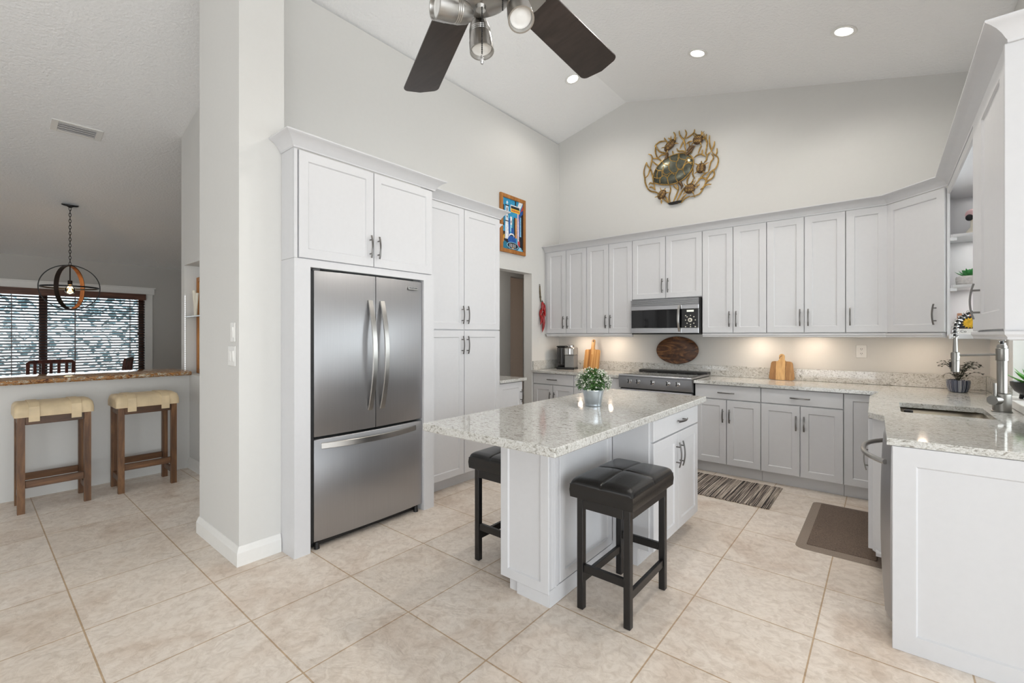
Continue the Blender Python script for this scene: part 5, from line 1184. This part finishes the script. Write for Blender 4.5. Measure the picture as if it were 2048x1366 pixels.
for ang, r0, r1 in ((90.8, 0.185, 0.628), (153.3, 0.185, 0.69), (226, 0.185, 0.66), (298, 0.185, 0.66), (12, 0.185, 0.66)):
    a = math.radians(ang); d = Vector((math.cos(a), math.sin(a), 0)); sd_ = Vector((math.sin(a), -math.cos(a), 0)); up = Vector((0, 0, 1))
    O = Vector((H.x, H.y, BZ)); tilt = 0.21
    sv = (sd_ * math.cos(tilt) + up * math.sin(tilt)); nv = d.cross(sv).normalized()
    hw0, hw1, rc = 0.056, 0.069, 0.022; P = [(r0, -hw0), (r1 - rc, -hw1)]
    P += [(r1 - rc + rc * math.sin(q), -hw1 + rc - rc * math.cos(q)) for q in [PI / 2 * i / 5 for i in range(1, 6)]]
    P += [(r1 + 0.010, 0.0)] + [(r1 - rc + rc * math.cos(q), hw1 - rc + rc * math.sin(q)) for q in [PI / 2 * i / 5 for i in range(0, 6)]]
    P += [(r0, hw0)]
    b = MB(); b.loops([[O + d * (x * 1.0) + sv * y * k + nv * h for x, y in P] for k, h in ((0.97, -0.0035), (1, -0.002), (1, 0.002), (0.97, 0.0035))]); bl = b.build('fan_blade', 'fan_wood', t, smooth=25)
    b = MB(); Q = [(0.09, -0.022), (0.15, -0.02), (0.18, -0.04), (0.232, -0.038), (0.238, 0), (0.232, 0.038), (0.18, 0.04), (0.15, 0.02), (0.09, 0.022)]
    b.loops([[O + d * x + sv * y - nv * 0 + up * (-0.0075 + h) for x, y in Q] for h in (-0.003, 0.003)])
    b.build('blade_iron', 'nickel', bl)
F3 = Vector((-math.sin(YAW), math.cos(YAW), 0)); R3 = Vector((math.cos(YAW), math.sin(YAW), 0)); U3 = Vector((0, 0, 1)); CAMP = Vector((0, 0, 1.365))
def spot(c, ax, arm_from):
    c = Vector(c); ax = Vector(ax).normalized(); L = 0.098
    b = MB(); a0 = c - ax * 0.054
    b.lathe([(0.004, 0.0), (0.016, 0.003), (0.023, 0.014), (0.0275, 0.032), (0.0285, 0.036), (0.0275, 0.038), (0.0288, 0.041), (0.0278, 0.043), (0.029, 0.046), (0.028, 0.048), (0.0295, 0.051), (0.0305, 0.066), (0.0315, 0.070), (0.032, 0.094), (0.0325, 0.098), (0.029, 0.098), (0.027, 0.090), (0.0265, 0.086)], a0, 28, axis=ax, cap1=False)
    s_ = b.build('spotlight', 'nickel', t, smooth=40)
    b = MB(); b.lathe([(0.0268, 0.0875), (0.0265, 0.089), (0.022, 0.0895), (0.020, 0.0885), (0.012, 0.090), (0.001, 0.0905)], a0, 24, axis=ax, cap0=False, cap1=True); b.build('lens', 'lens', s_, smooth=60)
    b = MB(); e = c - ax * 0.035; m = (Vector(arm_from) + e) / 2 + U3 * 0.012
    b.tube([arm_from, m, e], 0.0055, 10); b.ball(e, 0.011, 12, 8); b.build('arm', 'chrome', s_)
h3 = Vector((H.x, H.y, 2.215))
spot((-0.80, 0.742, 2.145), R3 * -0.80 - F3 * 0.52 - U3 * 0.12, h3 + Vector((-0.02, -0.06, 0)))
spot((-0.835, 0.878, 2.163), R3 * 0.10 - F3 * 0.12 - U3 * 0.95, h3 + F3 * 0.055 - R3 * 0.01 - U3 * 0.012)
spot((-0.700, 0.874, 2.172), R3 * 0.12 - F3 * 0.42 - U3 * 0.85, h3 + R3 * 0.065)
b = MB(); cpos = Vector((H.x, H.y, 2.171)) - F3 * 0.012 + R3 * 0.004
for i in range(26): b.ball(cpos - U3 * 0.0045 * i, 0.0020, 8, 5)
b.build('pull_chain', 'black_metal', t)
b = MB(); b.lathe([(0.0015, 0.0), (0.004, -0.004), (0.0055, -0.014), (0.003, -0.022)], cpos - U3 * 0.117, 12); b.build('pull_knob', 'chrome', t)
b = MB(); c2 = h3 + R3 * 0.055 - F3 * 0.02
for i in range(9): b.ball(c2 - U3 * (0.02 + 0.0045 * i), 0.0020, 8, 5)
b.build('pull_chain', 'black_metal', t)

# ================================================================== dining room
# air vent on the sloped ceiling
t = thing('air_vent', 'long white louvred air vent on the sloped ceiling', 'vent', (-6.16, 0.703, cz(-6.16))); t.rotation_euler = (0, -ANG, 0)
b = MB()
for x0, x1, y0, y1 in ((-0.096, 0.096, -0.185, -0.135), (-0.096, 0.096, 0.135, 0.185), (-0.096, -0.07, -0.135, 0.135), (0.07, 0.096, -0.135, 0.135)): b.box(x0, x1, y0, y1, -0.008, 0.0, 0.002)
b.build('frame', 'trim', t, local=True)
b = MB(); b.box(-0.07, 0.07, -0.135, 0.135, -0.001, 0.0); b.build('backing', 'dark', t, local=True)
for i in range(4):
    b = MB(); x = -0.054 + i * 0.036; b.loops([[(x - 0.018, y, -0.006), (x + 0.0165, y, -0.013), (x + 0.017, y, -0.010), (x - 0.017, y, -0.003)] for y in (-0.134, 0.134)]); b.build('louvre', 'white', t, local=True)

# globe pendant
PX, PY = -7.83, 0.83; PZ = cz(PX); C0 = Vector((PX, PY, 1.957)); R0 = 0.276
t = thing('pendant_light', 'globe pendant of black and wood rings with one glowing bulb on a chain', 'pendant light', (PX, PY, 1.68))
b = MB(); b.lathe([(0.078, -0.002), (0.078, 0.010), (0.06, 0.018), (0.03, 0.022), (0.012, 0.035)], (PX, PY, PZ), 32, axis=(-SL, 0, -1)); b.build('canopy', 'black_metal', t)
b = MB(); z = PZ - 0.03; k = 0
while z > C0.z + R0 + 0.02:
    L_, w_ = 0.024, 0.010; e = Vector((1, 0, 0)) if k % 2 else Vector((0, 1, 0))
    b.tube([Vector((PX, PY, z - 0.02)) + e * w_ * math.cos(q) + U3 * L_ * math.sin(q) for q in [2 * PI * i / 12 for i in range(12)]], 0.0032, 6, closed=True); z -= 0.038; k += 1
b.build('chain', 'black_metal', t)
def band(dirv, hw, ht, mat, name, horizontal=False, R_=R0):
    b = MB(); n = 64; R = []
    e = Vector(dirv).normalized(); ax = Vector((0, 0, 1)) if horizontal else e.cross(U3).normalized(); f2 = e.cross(U3).normalized() if horizontal else U3
    for i in range(n):
        q = 2 * PI * i / n; rd = e * math.cos(q) + f2 * math.sin(q)
        R.append([C0 + rd * (R_ - ht) - ax * hw, C0 + rd * (R_ + ht) - ax * hw, C0 + rd * (R_ + ht) + ax * hw, C0 + rd * (R_ - ht) + ax * hw])
    R.append(R[0]); b.loops(R, True, False, False); bmesh.ops.remove_doubles(b.bm, verts=b.bm.verts, dist=1e-5)
    return b.build(name, mat, t)
band((0.105, 0.994, 0), 0.010, 0.005, 'black_metal', 'iron_ring')
band((0.105, 0.994, 0.0), 0.009, 0.004, 'black_metal', 'iron_ring', True, R0 - 0.011)
band((0.848, -0.53, 0), 0.022, 0.003, 'bronze', 'wood_ring', False, R0 - 0.004); band((0.848, -0.53, 0), 0.022, 0.002, 'ring_wood', 'wood_ring', False, R0 - 0.0095)
b = MB(); b.lathe([(0.006, 0.30), (0.006, 0.11), (0.022, 0.105), (0.022, 0.055), (0.016, 0.05)], C0 - U3 * 0.02, 20); b.lathe([(0.028, R0 + 0.004), (0.028, R0 - 0.01)], C0, 20); b.build('socket_stem', 'bronze', t)
b = MB(); b.lathe([(0.013, 0.05), (0.018, 0.035), (0.04, 0.012), (0.0475, -0.018), (0.043, -0.042), (0.028, -0.06), (0.001, -0.065)], C0 - U3 * 0.018, 28); bu = b.build('bulb', 'bulb', t, smooth=60)
b = MB(); b.lathe([(0.004, 0.03), (0.013, 0.02), (0.013, -0.03), (0.004, -0.036)], C0 - U3 * 0.018, 12); b.build('filament', 'filament', bu)
lamp('pendant_lamp', 'POINT', tuple(C0 - U3 * 0.012), 3, (1.0, 0.72, 0.42), 0.04)

# wooden blinds
t = thing('window_blinds', 'brown wooden horizontal blinds, slats open, across the dining window', 'blinds', (-9.67, 0.75, WZ0))
b = MB(); b.box(-9.69, -9.612, WY0 + 0.005, WY1 - 0.005, 1.955, 2.045, 0.004); b.box(-9.612, -9.600, WY0 + 0.002, WY1 - 0.002, 1.95, 2.05, 0.003); b.build('valance', 'blind_wood', t)
b = MB(); z = 1.925
while z > WZ0 + 0.03:
    b.loops([[(-9.682, y, z + 0.009), (-9.680, y, z + 0.0125), (-9.632, y, z - 0.0085), (-9.634, y, z - 0.012)] for y in (WY0 + 0.012, WY1 - 0.012)]); z -= 0.043
b.build('slats', 'slat_backlit', t)
b = MB()
for y in (-0.2, 0.42, 1.08, 1.74):
    for x in (-9.685, -9.629): b.box(x - 0.001, x + 0.001, y - 0.003, y + 0.003, WZ0 + 0.02, 1.95)
b.build('ladder_cords', 'blind_wood', t)
b = MB(); b.cyl((-9.60, 1.83, 1.40), (-9.60, 1.83, 1.95), 0.0025, seg=6); b.lathe([(0.006, 0), (0.009, 0.02), (0.004, 0.04)], (-9.60, 1.83, 1.37), 10); b.build('pull_cord', 'blind_wood', t)
b = MB(); b.box(-9.682, -9.632, WY0 + 0.012, WY1 - 0.012, WZ0 + 0.004, WZ0 + 0.022, 0.003); b.build('bottom_rail', 'blind_wood', t)

# dining chairs
GD = 'red brown slat back dining chairs'
ch = thing('dining_chair', 'red brown slat back dining chair seen square on in front of the blinds', 'chair', (-8.72, 0.735, 0), GD)
hw = 0.235
b = MB(); b.box(-0.44, 0.0, -0.23, 0.23, 0.44, 0.475, 0.008); b.build('seat', 'cherry', ch, local=True)
b = MB(); n = 14; R = []
for i in range(n + 1):
    y = cl(-hw, hw, i / n); e = abs(2 * i / n - 1); zt = 1.035 - 0.012 * e ** 2 - (0.03 * max(0, (e - 0.86) / 0.14) ** 2)
    R.append([(0.045, y, 0.985), (0.069, y, 0.985), (0.075, y, zt), (0.051, y, zt)])
b.loops(R); b.build('top_rail', 'cherry', ch, local=True)
for s_ in (-1, 1):
    b = MB(); b.loops([[(x - 0.014, s_ * (hw - 0.02) - 0.018, z), (x + 0.014, s_ * (hw - 0.02) - 0.018, z), (x + 0.014, s_ * (hw - 0.02) + 0.018, z), (x - 0.014, s_ * (hw - 0.02) + 0.018, z)] for x, z in ((0.04, 0), (0.0, 0.45), (0.058, 0.99))]); b.build('leg', 'cherry', ch, local=True)
    b = MB(); b.loops([[(-0.42 - 0.018, s_ * 0.205 - 0.018, z), (-0.42 + 0.018, s_ * 0.205 - 0.018, z), (-0.42 + 0.018, s_ * 0.205 + 0.018, z), (-0.42 - 0.018, s_ * 0.205 + 0.018, z)] for z in (0, 0.44)]); b.build('leg', 'cherry', ch, local=True)
for i in range(5):
    y = -0.15 + i * 0.075; b = MB(); b.loops([[(x - 0.006, y - 0.016, z), (x + 0.006, y - 0.016, z), (x + 0.006, y + 0.016, z), (x - 0.006, y + 0.016, z)] for x, z in ((0.012, 0.56), (0.058, 0.99))]); b.build('slat', 'cherry', ch, local=True)
b = MB(); b.box(0.0, 0.024, -0.2, 0.2, 0.54, 0.575, 0.003); b.build('lower_rail', 'cherry', ch, local=True)
c2 = copy_tree(ch); c2.location = (-8.75, 1.50, 0); c2.rotation_euler = (0, 0, math.radians(68)); c2['label'] = 'dining chair seen from its side near the right end of the blinds'

# things in the display niche
t = thing('glass_shelf', 'clear glass shelf across the lit display niche', 'shelf', (-5.0, 1.53, 1.553))
b = MB(); b.box(-5.699, -4.301, 1.486, 1.572, 1.553, 1.561, 0.001); b.build('glass', 'pane', t)
b = MB(); b.box(-5.699, -4.301, 1.480, 1.486, 1.551, 1.563, 0.001); b.build('metal_edge', 'dark_nickel', t)
t = thing('led_strip', 'vertical strip of tiny cool white lights on the niche edge', 'light', (-5.698, 1.475, 0.96))
b = MB(); b.box(-5.700, -5.697, 1.472, 1.482, 0.96, 1.80); b.build('strip', 'trim', t)
b = MB()
for i in range(42): b.box(-5.697, -5.695, 1.4735, 1.4805, 0.97 + i * 0.0195, 0.979 + i * 0.0195)
b.build('light_dots', 'led', t)
t = thing('picture_frame', 'tall honey wood framed picture standing at the back of the niche', 'picture', (-5.40, 1.60, 0.958))
b = MB()
for x0, x1, z0, z1 in ((-5.692, -5.645, 0.958, 1.98), (-5.147, -5.10, 0.958, 1.98), (-5.645, -5.147, 0.958, 1.005), (-5.645, -5.147, 1.933, 1.98)): b.box(x0, x1, 1.576, 1.622, z0, z1, 0.004)
fr = b.build('frame', 'frame_wood', t)
b = MB(); b.box(-5.645, -5.147, 1.59, 1.605, 1.005, 1.933); b.build('picture', 'cream', t)
t = thing('figurine', 'white V shaped figurine on the glass shelf of the niche', 'ornament', (-5.555, 1.53, 1.5615))
b = MB(); b.box(-0.03, 0.05, -0.025, 0.025, 0, 0.012, 0.003); b.tube([(0.0, 0, 0.01), (-0.012, 0, 0.10), (-0.035, 0, 0.20), (-0.045, 0, 0.27)], [0.014, 0.013, 0.015, 0.018], 10); b.tube([(0.005, 0, 0.01), (0.03, 0, 0.11), (0.055, 0, 0.24)], [0.014, 0.012, 0.015], 10); b.build('body', 'cream', t, local=True, smooth=60)
